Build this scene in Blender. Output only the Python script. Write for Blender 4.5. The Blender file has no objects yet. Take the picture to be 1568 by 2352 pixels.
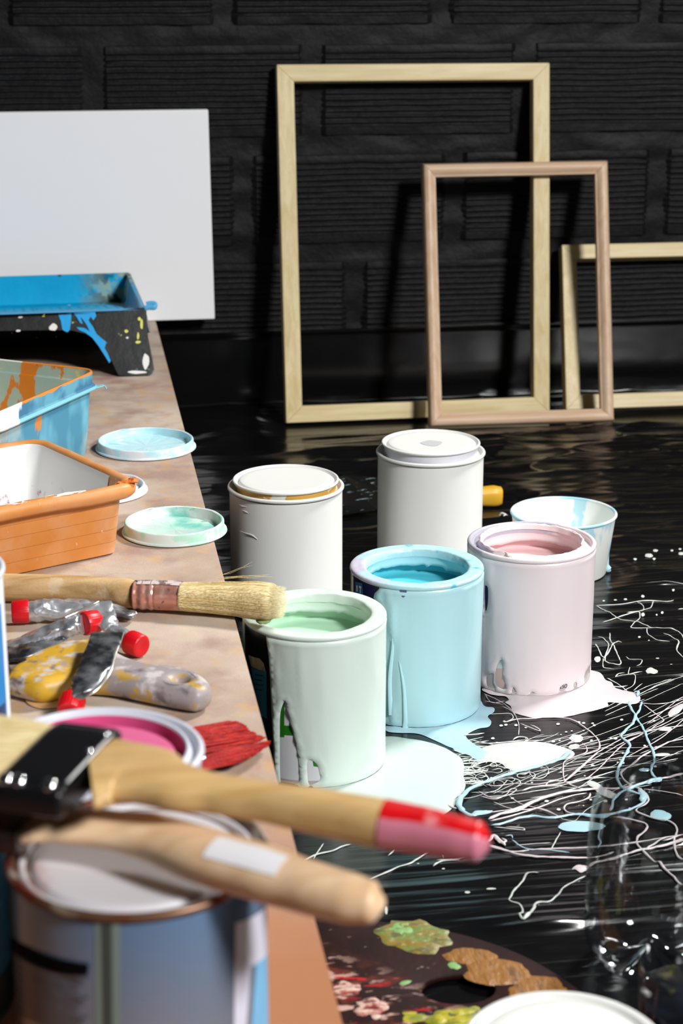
import bpy, bmesh, math, random
import numpy as np
from mathutils import Vector, Matrix, noise as mn
from mathutils.geometry import delaunay_2d_cdt
R = math.radians
scene = bpy.context.scene
C = scene.collection
random.seed(7)
PI = math.pi

# ------------------------------------------------------------------ camera
FPX, PITCH, CAMH, YAW = 4227.3, .29966, .5994, .153
cam = bpy.data.objects.new('camera', bpy.data.cameras.new('camera'))
C.objects.link(cam)
cam.data.sensor_fit = 'VERTICAL'; cam.data.sensor_height = 36.0
cam.data.lens = FPX / 2352 * 36
cam.location = (0, 0, CAMH)
cam.rotation_euler = (PI/2 - PITCH, 0, -YAW)
cam.data.clip_start = .02; cam.data.clip_end = 50
cam.data.dof.use_dof = True
cam.data.dof.focus_distance = 1.52
cam.data.dof.aperture_fstop = 11.0
scene.camera = cam

# ------------------------------------------------------------------ light
scene.view_settings.view_transform = 'Standard'
scene.view_settings.look = 'None'
scene.view_settings.gamma = 1
scene.view_settings.exposure = 0.2
world = bpy.data.worlds.new('studio'); scene.world = world
world.use_nodes = True
world.node_tree.nodes['Background'].inputs[0].default_value = (.75, .85, 1, 1)
world.node_tree.nodes['Background'].inputs[1].default_value = .022

def area(name, loc, target, sx, sy, power, col=(1, 1, 1)):
    l = bpy.data.lights.new(name, 'AREA'); l.shape = 'RECTANGLE'; l.size = sx; l.size_y = sy
    l.energy = power; l.color = col
    o = bpy.data.objects.new(name, l); C.objects.link(o)
    o.location = loc
    d = Vector(target) - Vector(loc)
    o.rotation_euler = d.to_track_quat('-Z', 'Y').to_euler()
    return o
area('key_softbox', (.98, 1.80, 1.18), (.20, 1.20, .05), .20, .20, 6.5, (1, .99, .97)).data.spread = R(100)
area('front_softbox', (1.85, -1.15, 2.25), (.25, 1.7, .15), .55, .55, 134, (.99, .99, 1))

# ------------------------------------------------------------------ placement helpers
cp, sp_, cy_, sy_ = math.cos(PITCH), math.sin(PITCH), math.cos(YAW), math.sin(YAW)
def ray(px, py):
    u = (px-784)/FPX; v = (py-1176)/FPX
    dy = cp - v*sp_; dz = -sp_ - v*cp
    return (u*cy_ + dy*sy_, -u*sy_ + dy*cy_, dz)
def G(px, py, z=0.0):                 # point of the place at height z
    d = ray(px, py); t = (z-CAMH)/d[2]
    return Vector((d[0]*t, d[1]*t, z))
def onY(px, py, Y):                   # point of the place on the upright plane Y
    d = ray(px, py); t = Y/d[1]
    return Vector((d[0]*t, Y, CAMH+d[2]*t))
BZ = .128                             # top of the board
WALLY = 2.42

# ------------------------------------------------------------------ material helpers
def srgb(*c):
    c = [x/255 for x in c]
    return tuple(x/12.92 if x <= .04045 else ((x+.055)/1.055)**2.4 for x in c)
class NT:
    def __init__(s, name):
        s.m = bpy.data.materials.new(name); s.m.use_nodes = True
        s.t = s.m.node_tree; s.n = s.t.nodes; s.b = s.n['Principled BSDF']
        s.co = s.n.new('ShaderNodeTexCoord').outputs['Object']
    def link(s, a, b): s.t.links.new(a, b)
    def mapping(s, scale=(1, 1, 1), loc=(0, 0, 0), rot=(0, 0, 0)):
        m = s.n.new('ShaderNodeMapping'); s.link(s.co, m.inputs[0])
        m.inputs['Scale'].default_value = scale; m.inputs['Location'].default_value = loc
        m.inputs['Rotation'].default_value = rot
        return m.outputs[0]
    def noise(s, scale=10, detail=4, stretch=(1, 1, 1), loc=(0, 0, 0), rough=.55, dist=0, rot=(0, 0, 0)):
        t = s.n.new('ShaderNodeTexNoise'); s.link(s.mapping(stretch, loc, rot), t.inputs['Vector'])
        t.inputs['Scale'].default_value = scale; t.inputs['Detail'].default_value = detail
        t.inputs['Roughness'].default_value = rough; t.inputs['Distortion'].default_value = dist
        return t.outputs[0]
    def ramp(s, fac, lo, hi, a=0., b=1.):
        r = s.n.new('ShaderNodeMapRange'); s.link(fac, r.inputs[0]); r.clamp = True
        r.inputs[1].default_value = lo; r.inputs[2].default_value = hi
        r.inputs[3].default_value = a; r.inputs[4].default_value = b
        return r.outputs[0]
    def math(s, op, a, b=None):
        m = s.n.new('ShaderNodeMath'); m.operation = op
        for i, x in enumerate((a, b)):
            if x is None: continue
            if isinstance(x, (int, float)): m.inputs[i].default_value = x
            else: s.link(x, m.inputs[i])
        return m.outputs[0]
    def mix(s, fac, a, b):
        m = s.n.new('ShaderNodeMix'); m.data_type = 'RGBA'
        if isinstance(fac, (int, float)): m.inputs[0].default_value = fac
        else: s.link(fac, m.inputs[0])
        for i, x in ((6, a), (7, b)):
            if isinstance(x, tuple): m.inputs[i].default_value = (*x[:3], 1)
            else: s.link(x, m.inputs[i])
        return m.outputs[2]
    def xyz(s):
        m = s.n.new('ShaderNodeSeparateXYZ'); s.link(s.co, m.inputs[0]); return m.outputs
    def color(s, c):
        if isinstance(c, tuple): s.b.inputs['Base Color'].default_value = (*c[:3], 1)
        else: s.link(c, s.b.inputs['Base Color'])
    def bump(s, h, dist=.001, strength=1.):
        b = s.n.new('ShaderNodeBump'); b.inputs['Distance'].default_value = dist
        b.inputs['Strength'].default_value = strength
        s.link(h, b.inputs['Height'])
        prev = s.b.inputs['Normal'].links
        if prev: s.link(prev[0].from_socket, b.inputs['Normal'])
        s.link(b.outputs[0], s.b.inputs['Normal'])
    def set(s, **k):
        for a, v in k.items():
            s.b.inputs[{'rough': 'Roughness', 'metal': 'Metallic', 'spec': 'Specular IOR Level', 'coat': 'Coat Weight',
                        'coatr': 'Coat Roughness', 'trans': 'Transmission Weight', 'ior': 'IOR', 'alpha': 'Alpha',
                        'sss': 'Subsurface Weight'}[a]].default_value = v
        return s
def M(name, col, rough=.4, metal=0, spec=.5, bump=None, stains=(), coat=0, rough_noise=None):
    """plain material; bump=(scale,dist[,stretch]); stains = [(colour, scale, lo, hi, stretch, loc)]"""
    n = NT(name); c = col
    for st in stains:
        sc, lo, hi = st[1:4]; stretch = st[4] if len(st) > 4 else (1, 1, 1); loc = st[5] if len(st) > 5 else (0, 0, 0)
        c = n.mix(n.ramp(n.noise(sc, 5, stretch, loc), lo, hi), c, st[0])
    n.color(c); n.set(rough=rough, metal=metal, spec=spec, coat=coat)
    if bump: n.bump(n.noise(bump[0], 4, bump[2] if len(bump) > 2 else (1, 1, 1)), bump[1])
    return n.m

# ------------------------------------------------------------------ mesh helpers
class MB:
    def __init__(s): s.v = []; s.f = []
    def add(s, v, f):
        k = len(s.v); s.v += [tuple(x) for x in v]; s.f += [tuple(i+k for i in q) for q in f]
    def box(s, x0, x1, y0, y1, z0, z1):
        s.add([(x0,y0,z0),(x1,y0,z0),(x1,y1,z0),(x0,y1,z0),(x0,y0,z1),(x1,y0,z1),(x1,y1,z1),(x0,y1,z1)],
              [(3,2,1,0),(4,5,6,7),(0,1,5,4),(1,2,6,5),(2,3,7,6),(3,0,4,7)])
def thing(name, label, cat, loc, group=None):
    o = bpy.data.objects.new(name, None); C.objects.link(o); o.empty_display_size = .02
    o.location = loc; o['label'] = label; o['category'] = cat
    if group: o['group'] = group
    return o
def tag(o, label, cat, group=None, kind=None):
    o['label'] = label; o['category'] = cat
    if group: o['group'] = group
    if kind: o['kind'] = kind
    return o
def wloc(o):
    v = Vector(o.location)
    while o.parent: o = o.parent; v += Vector(o.location)
    return v
def obj(name, mb, mat, parent=None, smooth=True, loc=None, label=None, angle=40):
    v, f = (mb.v, mb.f) if isinstance(mb, MB) else mb
    base = Vector(loc) if loc is not None else (wloc(parent) if parent else Vector((0, 0, 0)))
    me = bpy.data.meshes.new(name)
    me.from_pydata([tuple(Vector(p)-base) for p in v], [], f); me.validate()
    bm = bmesh.new(); bm.from_mesh(me); bmesh.ops.recalc_face_normals(bm, faces=bm.faces); bm.to_mesh(me); bm.free()
    me.materials.append(mat)
    if smooth:
        me.shade_smooth()
        if angle and angle < 180: me.set_sharp_from_angle(angle=R(angle))
    o = bpy.data.objects.new(name, me); C.objects.link(o)
    if parent: o.parent = parent; o.location = base-wloc(parent)
    else: o.location = base
    if label: o['label'] = label
    return o
def structure(o): o['kind'] = 'structure'; return o
def bevel(o, w, seg=3):
    m = o.modifiers.new('bevel', 'BEVEL'); m.width = w; m.segments = seg; m.limit_method = 'ANGLE'; m.angle_limit = R(35)
    return o
def lathe(prof, c=(0, 0, 0), n=96, warp=None, a0=0, a1=2*PI):
    """prof [(r,z)]; open polyline spun round c"""
    v = []; f = []; full = abs(a1-a0-2*PI) < 1e-6; m = n if full else n+1
    for i in range(m):
        a = a0+(a1-a0)*i/n
        for j, (r, z) in enumerate(prof):
            if warp: r, z = warp(a, j, r, z)
            v.append((c[0]+r*math.cos(a), c[1]+r*math.sin(a), c[2]+z))
    k = len(prof)
    for i in range(n):
        i2 = (i+1) % m
        for j in range(k-1):
            f.append((i*k+j, i2*k+j, i2*k+j+1, i*k+j+1))
    return v, f
def catmull(pts, step=8, closed=False):
    P = [Vector(p) for p in pts]; n = len(P); out = []
    rng = range(n) if closed else range(n-1)
    for i in rng:
        if closed: a, b, c, d = P[(i-1) % n], P[i], P[(i+1) % n], P[(i+2) % n]
        else: a, b, c, d = P[max(i-1, 0)], P[i], P[i+1], P[min(i+2, n-1)]
        for k in range(step):
            t = k/step
            out.append(.5*((2*b)+(c-a)*t+(2*a-5*b+4*c-d)*t*t+(3*b-a-3*c+d)*t**3))
    if not closed: out.append(P[-1])
    return out
def lerp_list(vals, n):
    m = len(vals)-1; out = []
    for i in range(n):
        t = i/(n-1)*m; k = min(int(t), m-1); u = t-k; u = u*u*(3-2*u)
        out.append(vals[k]*(1-u)+vals[k+1]*u)
    return out
def loft(path, ws, ts, up=(0, 0, 1), n=28, power=2.4, step=8, fn=None, cap=True, twist=None):
    """rounded bar along path, full widths ws (across) and thicknesses ts (along up)"""
    P = catmull(path, step); m = len(P)
    W = lerp_list(ws, m); T = lerp_list(ts, m); TW = lerp_list(twist, m) if twist else [0]*m
    v = []; f = []
    for i, p in enumerate(P):
        t = (P[min(i+1, m-1)]-P[max(i-1, 0)]).normalized()
        side = t.cross(Vector(up)).normalized(); u = side.cross(t).normalized()
        if TW[i]:
            q = Matrix.Rotation(TW[i], 3, t); side = q @ side; u = q @ u
        for k in range(n):
            a = 2*PI*k/n; ca, sa = math.cos(a), math.sin(a)
            x = math.copysign(abs(ca)**(2/power), ca)*W[i]/2; y = math.copysign(abs(sa)**(2/power), sa)*T[i]/2
            q = p+side*x+u*y
            if fn: q = fn(q, i/(m-1), a, side, u)
            v.append(q)
    for i in range(m-1):
        for k in range(n):
            f.append((i*n+k, i*n+(k+1) % n, (i+1)*n+(k+1) % n, (i+1)*n+k))
    if cap:
        f.append(tuple(range(n))); f.append(tuple((m-1)*n+k for k in range(n))[::-1])
    return v, f
def seg_dist(p, poly):
    best = 1e9; n = len(poly)
    for i in range(n):
        a = poly[i]; b = poly[(i+1) % n]
        dx, dy = b[0]-a[0], b[1]-a[1]; L = dx*dx+dy*dy
        t = 0 if L < 1e-14 else max(0, min(1, ((p[0]-a[0])*dx+(p[1]-a[1])*dy)/L))
        d = math.hypot(p[0]-a[0]-t*dx, p[1]-a[1]-t*dy)
        if d < best: best = d
    return best
def inside(p, poly):
    c = False; n = len(poly); j = n-1
    for i in range(n):
        if (poly[i][1] > p[1]) != (poly[j][1] > p[1]) and p[0] < (poly[j][0]-poly[i][0])*(p[1]-poly[i][1])/(poly[j][1]-poly[i][1])+poly[i][0]: c = not c
        j = i
    return c
def tri_region(outer, holes=(), grid=None):
    """2d triangulation of a region with holes, optional interior grid spacing"""
    loops = [list(outer)]+[list(h) for h in holes]
    V = []; E = []
    for L in loops:
        k = len(V); V += [Vector((p[0], p[1])) for p in L]; E += [(k+i, k+(i+1) % len(L)) for i in range(len(L))]
    if grid:
        xs = [p[0] for p in outer]; ys = [p[1] for p in outer]
        gx, gy = (grid, grid) if not isinstance(grid, tuple) else grid
        y = min(ys); r = 0
        while y < max(ys):
            x = min(xs)+(r % 2)*gx/2
            while x < max(xs):
                p = (x, y)
                if inside(p, outer) and not any(inside(p, h) for h in holes) and min(seg_dist(p, L) for L in loops) > min(gx, gy)*.45: V.append(Vector(p))
                x += gx
            y += gy; r += 1
    vo, eo, fo, *_ = delaunay_2d_cdt(V, E, [], 0, 1e-7)
    F = []
    for q in fo:
        c = [sum(vo[i][k] for i in q)/len(q) for k in (0, 1)]
        if inside(c, outer) and not any(inside(c, h) for h in holes): F.append(tuple(q))
    return [tuple(p) for p in vo], F, loops
def inset(loop, d):
    n = len(loop); A = sum(loop[i][0]*loop[(i+1) % n][1]-loop[(i+1) % n][0]*loop[i][1] for i in range(n))
    s = 1 if A > 0 else -1; out = []
    for i in range(n):
        a, b, c = loop[i-1], loop[i], loop[(i+1) % n]
        tx, ty = c[0]-a[0], c[1]-a[1]; L = math.hypot(tx, ty) or 1
        out.append((b[0]-ty/L*d*s, b[1]+tx/L*d*s))
    return out
def plate(outer, holes, z0, z1, r, seg=4, topfn=None):
    """solid plate with rounded edges"""
    h = (z1-z0); r = min(r, h/2*.999)
    lv = []
    for k in range(seg+1):
        a = PI/2*k/seg; lv.append((r*(1-math.sin(a)), z0+r*(1-math.cos(a))))
    for k in range(seg+1):
        a = PI/2*k/seg; lv.append((r*(1-math.cos(a)), z1-r*(1-math.sin(a))))
    v = []; f = []; loops = [list(outer)]+[list(x) for x in holes]
    for li, L in enumerate(loops):
        n = len(L); base = len(v)
        for d, z in lv:
            q = inset(L, d if li == 0 else -d)
            v += [(x, y, z) for x, y in q]
        for j in range(len(lv)-1):
            for i in range(n):
                f.append((base+j*n+i, base+j*n+(i+1) % n, base+(j+1)*n+(i+1) % n, base+(j+1)*n+i))
    for z, d in ((z0, lv[0][0]), (z1, lv[-1][0])):
        L2 = [inset(L, d if k == 0 else -d) for k, L in enumerate(loops)]
        vo, F, _ = tri_region(L2[0], L2[1:])
        k = len(v); v += [(x, y, z) for x, y in vo]; f += [tuple(i+k for i in q) for q in F]
    if topfn: v = [topfn(p) for p in v]
    me = bpy.data.meshes.new('t'); me.from_pydata(v, [], f)
    bm = bmesh.new(); bm.from_mesh(me); bmesh.ops.remove_doubles(bm, verts=bm.verts, dist=1e-6)
    bmesh.ops.recalc_face_normals(bm, faces=bm.faces)
    v = [tuple(x.co) for x in bm.verts]; f = [tuple(x.index for x in q.verts) for q in bm.faces]; bm.free(); bpy.data.meshes.remove(me)
    return v, f
def fbm(x, y, z=0, o=3):
    s = 0; a = 1
    for k in range(o):
        s += a*mn.noise(Vector((x, y, z))*(2**k)); a *= .5
    return s

# numpy value noise for the plastic sheet
def vnoise(x, y, seed):
    xi = np.floor(x).astype(np.int64); yi = np.floor(y).astype(np.int64); xf = x-xi; yf = y-yi
    def h(a, b):
        n = (a*374761393+b*668265263+seed*1442695041) & 0x7fffffff
        n = ((n ^ (n >> 13))*1274126177) & 0x7fffffff
        return ((n ^ (n >> 16)) & 0xffff)/65535.
    u = xf*xf*(3-2*xf); w = yf*yf*(3-2*yf)
    return (h(xi, yi)*(1-u)+h(xi+1, yi)*u)*(1-w)+(h(xi, yi+1)*(1-u)+h(xi+1, yi+1)*u)*w
def ridged(x, y, seed, p=4): return (1-np.abs(2*vnoise(x, y, seed)-1))**p
def sstep(a, b, x): t = np.clip((x-a)/(b-a), 0, 1); return t*t*(3-2*t)
CANS = dict(green=(.1774, 1.2823), blue=(.2739, 1.3783), pink=(.3815, 1.4271), wr=(.3546, 1.7213), wl=(.1983, 1.6237))
def _g(px, py):
    d = ray(px, py); t = -CAMH/d[2]; return (d[0]*t, d[1]*t)
def _cf(xc, zc):
    y = (zc-CAMH*sp_)/cp; return (xc*cy_+y*sy_, -xc*sy_+y*cy_)
FLAT = [(*c, .056) for c in CANS.values()]+[(*_g(1289, 1311), .052), (.2174, .7234, .056), (*_cf((1350-784)/FPX*1.10+.0415, 1.13), .045), (*_cf((1441-784)/FPX*.96+.0365, .96), .042)]
FLAT += [(x+.022, y+.022, .035) for x in (-.38, .05) for y in (.6, 2.2)]+[(*_g(x, 1148), .032) for x in (760, 830, 900, 1000, 1060, 1120)]+[(*_g(x, y), .03) for x, y in ((740, 1108), (735, 1150), (755, 1188), (800, 1190), (870, 1096), (800, 1095), (860, 1175))]
PUD = [(.215, 1.17, .11), (.30, 1.24, .07), (.40, 1.32, .09), (.33, 1.18, .08)]
FOLDS = [(1.012, .0035, .005, .02, 0.20, 1.2), (1.105, .003, .004, .015, .12, 1.2), (1.40, .0022, .003, .01, .44, 1.3), (1.62, .0025, .004, .01, .50, 1.2),
         (1.075, .0018, .003, .01, .1, .5), (1.33, .0018, .003, .0, .47, 1.2), (1.85, .004, .007, .01, -.3, 1.2), (2.02, .004, .008, -.02, .1, 1.2), (2.16, .004, .007, .02, .1, 1.2), (.93, .002, .004, .01, .28, .9)]
def hs(x, y):
    x = np.asarray(x, float); y = np.asarray(y, float)
    yy = y+.012*(vnoise(x*5, y*3, 5)-.5)+.02*x*0
    near = sstep(1.25, 2.2, y)
    a = .0016*ridged(x*3.2, yy*46, 1, 3)+.0006*ridged(x*5, yy*95+3, 2, 3)+.0005*ridged(x*9+4, yy*170, 3, 2)
    a += (.0045*ridged(x*4.5+yy*6, yy*16-x*3, 6, 3)+.003*ridged(x*9-yy*9, yy*22+x*5, 7, 3))*near
    for (fy, hgt, wd, sl, x0, x1) in FOLDS:
        d = y-fy-sl*(x-.4)-.010*(vnoise(x*9, x*0+fy*50, 11)-.5)
        a += hgt*(.55+.6*vnoise(x*14, x*0+fy, 12))*np.exp(-(d/wd)**2)*sstep(x0-.06, x0+.04, x)*(1-sstep(x1-.1, x1, x))
    m = np.ones_like(a)
    for cx, cy, r in FLAT: m = m*sstep(r+.002, r+.03, np.hypot(x-cx, y-cy))
    for cx, cy, r in PUD: m = m*(.18+.82*sstep(r*.7, r+.03, np.hypot(x-cx, y-cy)))
    m = m*(1-sstep(2.235, 2.25, y)*(1-sstep(2.370, 2.385, y))*sstep(.24, .27, x)*.97)
    pal = sstep(.10, .15, np.hypot((x-.17)/1.0, (y-.93)))
    return a*m*pal
def h1(x, y): return float(hs(np.array([x]), np.array([y]))[0])

# ================================================================== SETTING
# ---- wall of black painted hollow blocks
wm = NT('black_wall_paint')
wm.color(wm.mix(wm.ramp(wm.noise(300, 3), .66, .72), srgb(15, 14, 15), srgb(38, 37, 36)))
wm.set(rough=.55, spec=.22)
wm.bump(wm.noise(90, 5), .0012); wm.bump(wm.noise(900, 3), .0002)
def wall():
    mb = MB()
    nx, nz = 260, 130
    x0, x1, z0, z1 = -.9, 1.9, -.02, 1.0
    v = []
    for j in range(nz+1):
        for i in range(nx+1):
            x = x0+(x1-x0)*i/nx; z = z0+(z1-z0)*j/nz
            v.append((x, WALLY-.003+.0035*fbm(x*22, z*40, 2), z))
    f = [(j*(nx+1)+i, j*(nx+1)+i+1, (j+1)*(nx+1)+i+1, (j+1)*(nx+1)+i) for j in range(nz) for i in range(nx)]
    mb.add(v, f)
    zb = onY(270, 60, WALLY).z; per = .1405; hh = .117; L = .281
    offs = {0: onY(515, 30, WALLY).x, 1: onY(215, 180, WALLY).x, 2: onY(560, 450, WALLY).x, 3: onY(815, 680, WALLY).x, -1: onY(300, 0, WALLY).x, -2: onY(700, 0, WALLY).x, -3: onY(400, 0, WALLY).x}
    for row, ox in offs.items():
        b = zb-row*per
        if b+hh < .02: continue
        for k in range(-6, 8):
            xs = ox+k*L+.004; xe = ox+(k+1)*L-.007
            if xe < x0 or xs > x1: continue
            prof = []; ng = 13; margin = .010
            prof.append((0, .004)); prof.append((.0015, -.0045))
            prof.append((margin, -.005))
            for g in range(ng):
                za = margin+(hh-2*margin)*g/ng; w = (hh-2*margin)/ng
                prof += [(za+w*.16, -.0050), (za+w*.36, -.0034), (za+w*.60, -.0033), (za+w*.84, -.0051), (za+w, -.0054)]
            prof += [(hh-margin*.5, -.005), (hh-.0015, -.0045), (hh, .004)]
            ns = 22; vv = []
            for i in range(ns+1):
                x = xs+(xe-xs)*i/ns; edge = min(i, ns-i)
                for (dz, dy) in prof:
                    j = .0010*fbm(x*30, (b+dz)*60, row, 2)
                    z = b+dz+.0012*fbm(x*14, row*9.1+dz*20, 5, 2)+.0005*k*(row % 3-1)
                    vv.append((x, WALLY+(dy if edge else .004)+j-.002, z))
            q = len(prof)
            mb.add(vv, [(i*q+j, (i+1)*q+j, (i+1)*q+j+1, i*q+j+1) for i in range(ns) for j in range(q-1)])
    return structure(obj('wall_back', mb, wm.m, angle=30))
wall()
fm = M('concrete_floor', srgb(60, 60, 60), .8, bump=(60, .0005))
b = MB(); b.box(-.9, 1.9, -.8, WALLY+.02, -.05, -.004); structure(obj('floor', b, fm, smooth=False))

# ---- glossy black plastic sheet on floor and foot of wall
pm = NT('black_plastic_sheet')
pm.color(srgb(12, 12, 13)); pm.set(rough=.17, spec=.36)
pm.bump(pm.noise(11, 3, (.6, 11, 1), rough=.5, dist=.6), .0007)

def sheet():
    X = np.linspace(-.35, 1.15, 420)
    Ys = np.concatenate([np.linspace(.45, 1.7, 520), np.linspace(1.705, 2.4045, 200)])
    gx, gy = np.meshgrid(X, Ys)
    z = hs(gx, gy)
    v = np.stack([gx, gy, z], -1)
    # the upturned strip on the wall
    zt = .106
    arc = []
    for k in range(1, 9):
        a = PI/2*k/8; arc.append((2.4045+.0035*math.sin(a), .0035*(1-math.cos(a))))
    for k in range(1, 24): arc.append((2.408+.0003*k/24, .0035+(zt-.0035)*k/23))
    rows = []
    for (y, zz) in arc:
        wv = .0008*(vnoise(X*4, X*0+zz*20, 31)-.5)+(.003 if zz > .101 else 0)
        top = .0015*(vnoise(X*7, X*0, 35)-.5)*(zz/zt)
        rows.append(np.stack([X, y-np.abs(wv)*1.4*(zz/zt > .2), np.full_like(X, zz)+hs(X, X*0+2.4045)*(1-zz/zt)+top], -1))
    v = np.concatenate([v, np.array(rows)], 0)
    n, m = v.shape[:2]
    me = bpy.data.meshes.new('plastic_sheet')
    idx = np.arange(n*m).reshape(n, m)
    f = np.stack([idx[:-1, :-1], idx[:-1, 1:], idx[1:, 1:], idx[1:, :-1]], -1).reshape(-1, 4)
    me.vertices.add(n*m); me.vertices.foreach_set('co', v.reshape(-1))
    me.loops.add(len(f)*4); me.loops.foreach_set('vertex_index', f.reshape(-1))
    me.polygons.add(len(f)); me.polygons.foreach_set('loop_start', np.arange(0, len(f)*4, 4))
    me.polygons.foreach_set('loop_total', np.full(len(f), 4)); me.update(); me.validate()
    me.shade_smooth(); me.materials.append(pm.m)
    o = bpy.data.objects.new('plastic_sheet', me); C.objects.link(o)
    return o
tag(sheet(), 'wrinkled glossy black plastic sheet covering the floor and foot of the wall', 'plastic sheet')

# ---- board on low legs
bmn = NT('dusty_board')
c = bmn.mix(bmn.ramp(bmn.noise(9, 5), .35, .65), srgb(166, 144, 127), srgb(194, 178, 161))
c = bmn.mix(bmn.ramp(bmn.noise(22, 6, loc=(3, 1, 0)), .48, .68), c, srgb(156, 130, 118))
c = bmn.mix(bmn.math('MULTIPLY', bmn.ramp(bmn.noise(14, 5, loc=(7, 2, 0)), .52, .7), bmn.ramp(bmn.xyz()[1], -.2, .6)), c, srgb(150, 112, 106))
c = bmn.mix(bmn.math('MULTIPLY', bmn.ramp(bmn.noise(40, 4, loc=(1, 9, 0)), .55, .7), .6), c, srgb(196, 150, 92))
c = bmn.mix(bmn.ramp(bmn.noise(2600, 2), .6, .75, 0, .5), c, srgb(240, 226, 208))
c = bmn.mix(bmn.ramp(bmn.noise(1900, 2, loc=(4, 4, 0)), .62, .75, 0, .6), c, srgb(110, 84, 74))
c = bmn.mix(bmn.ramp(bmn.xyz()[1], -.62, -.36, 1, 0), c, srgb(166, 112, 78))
bmn.color(c); bmn.set(rough=.85, spec=.2); bmn.bump(bmn.noise(1500, 3), .0004)
bench = thing('workbench', 'low bench with a long dusty beige board top running back to the wall', 'bench', (-.05, 1.4, 0))
def edgeX(y): return .1125+(y-.722)*.0054
b = MB()
out = [(-.42, .40), (edgeX(.40), .40), (edgeX(2.398), 2.398), (-.42, 2.398)]
v, f = plate([tuple(p) for p in out], [], BZ-.018, BZ, .0008, 2)
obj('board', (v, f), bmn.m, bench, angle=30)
legm = M('bench_leg_wood', srgb(120, 90, 66), .7)
for lx in (-.38, .05):
    for ly in (.6, 2.2):
        b = MB(); b.box(lx, lx+.045, ly, ly+.045, .0005, BZ-.018); bevel(obj('leg', b, legm, bench, smooth=False), .002)

# ---- canvas and picture frames by the wall
cv = NT('blank_canvas'); cv.color(srgb(247, 247, 248)); cv.set(rough=.85, spec=.2)
cv.bump(cv.noise(1200, 2), .00015)
br = onY(493, 718, 2.378); tr = onY(478, 252, 2.398)
canvas = thing('blank_canvas', 'large blank white stretched canvas standing on the far end of the board', 'canvas', (br.x-.2, 2.385, BZ))
d = Vector((1, 0, 0)); up = (tr-br)
mb = MB(); v = []
for s, (yo, k) in ((0, (0, 0)), (1, (.013, 0))):
    for (a, t) in ((-.55, 0), (0, 0), (0, 1), (-.55, 1)):
        p = br+Vector((a, yo, 0))+up*t; v.append(p)
for i in (0, 1, 4, 5): v[i] = Vector((v[i].x, v[i].y, BZ+.0006))
mb.add(v, [(0, 1, 2, 3), (7, 6, 5, 4), (0, 4, 5, 1), (1, 5, 6, 2), (2, 6, 7, 3), (3, 7, 4, 0)])
bevel(obj('canvas_cloth', mb, cv.m, canvas), .0015)

def wood(name, light, dark, along, scale=1.):
    n = NT(name); st = [9, 9, 9]; st[along] = .5
    c = n.mix(n.ramp(n.noise(14*scale, 5, tuple(st), dist=.6), .35, .68), light, dark)
    c = n.mix(n.ramp(n.noise(60*scale, 3, tuple(st)), .55, .75, 0, .45), c, tuple(x*.8 for x in dark))
    n.color(c); n.set(rough=.45, spec=.4); n.bump(n.noise(60, 4, tuple(st)), .00012)
    return n.m
def frame(name, label, quad, bw, thick, mats, prof, rightopen=False):
    BL, BR, TR, TL = quad
    nrm = (BR-BL).cross(TL-BL).normalized()       # towards the camera
    t = thing(name, label, 'picture frame', (BL+BR)/2)
    W = (BR-BL).length; H = (TL-BL).length
    def P(u, v): return BL*(1-u)*(1-v)+BR*u*(1-v)+TR*u*v+TL*(1-u)*v
    a, b = bw/W, bw/H
    sides = [((0, 0), (1, 0), (1, 1)), ((1, 0), (1, 1), (-1, 1)), ((1, 1), (0, 1), (-1, -1)), ((0, 1), (0, 0), (1, -1))]
    corners = {(0, 0): (1, 1), (1, 0): (-1, 1), (1, 1): (-1, -1), (0, 1): (1, -1)}
    names = ['bottom_rail', 'right_rail', 'top_rail', 'left_rail']
    for k, (A, B, _) in enumerate(sides):
        mb = MB(); v = []
        for E in (A, B):
            ca, cb = corners[E]
            g = .0006 if True else 0
            for (s, h) in prof:
                u = E[0]+ca*a*s; w = E[1]+cb*b*s
                # hairline gap on the mitre
                mid = Vector(((A[0]+B[0])/2-u, (A[1]+B[1])/2-w, 0)) if False else None
                q = P(u, w)+nrm*h*thick
                dirv = (P(*B)-P(*A)).normalized()*(1 if E == A else -1)
                v.append(q+dirv*.00025)
        n = len(prof)
        fs = [(i, (i+1) % n, n+(i+1) % n, n+i) for i in range(n)]+[tuple(range(n))[::-1], tuple(range(n, 2*n))]
        mb.add(v, fs)
        obj(names[k], mb, mats[0] if k % 2 == 0 else mats[1], t, angle=25)
    return t
pl, pd = srgb(228, 210, 162), srgb(208, 184, 128)
flatprof = [(0, 0), (0, .93), (.03, 1), (.8, 1), (.97, .98), (1, .93), (1, 0)]
quad = [G(657, 972, .0046), G(1262, 948, .0046), onY(1262, 144, WALLY-.026), onY(635, 148, WALLY-.026)]
def lift(q, t=.018):
    n = (q[1]-q[0]).cross(q[3]-q[0]).normalized()
    return [p-n*t for p in q]
def quadfront(q, thick):
    """quad given at the front face; return the back face kept on the floor"""
    n = (q[1]-q[0]).cross(q[3]-q[0]).normalized()
    n = -n if n.y > 0 else n
    return [p-n*thick for p in q]
frame('picture_frame', 'tallest pale yellow wooden picture frame leaning on the black wall', quadfront(quad, .018), .0215, .018,
      (wood('pine_across', pl, pd, 0), wood('pine_upright', pl, pd, 2)), flatprof)
q2 = [G(987, 981, .0052), G(1413, 968, .0052), onY(1398, 366, 2.352), onY(970, 374, 2.352)]
rl, rd = srgb(224, 196, 166), srgb(206, 168, 134)
rp = [(0, 0), (0, .5)]+[(.5-.5*math.cos(a), .5+.5*math.sin(a)) for a in [PI*k/12 for k in range(1, 12)]]+[(1, .5), (1, 0)]
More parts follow.
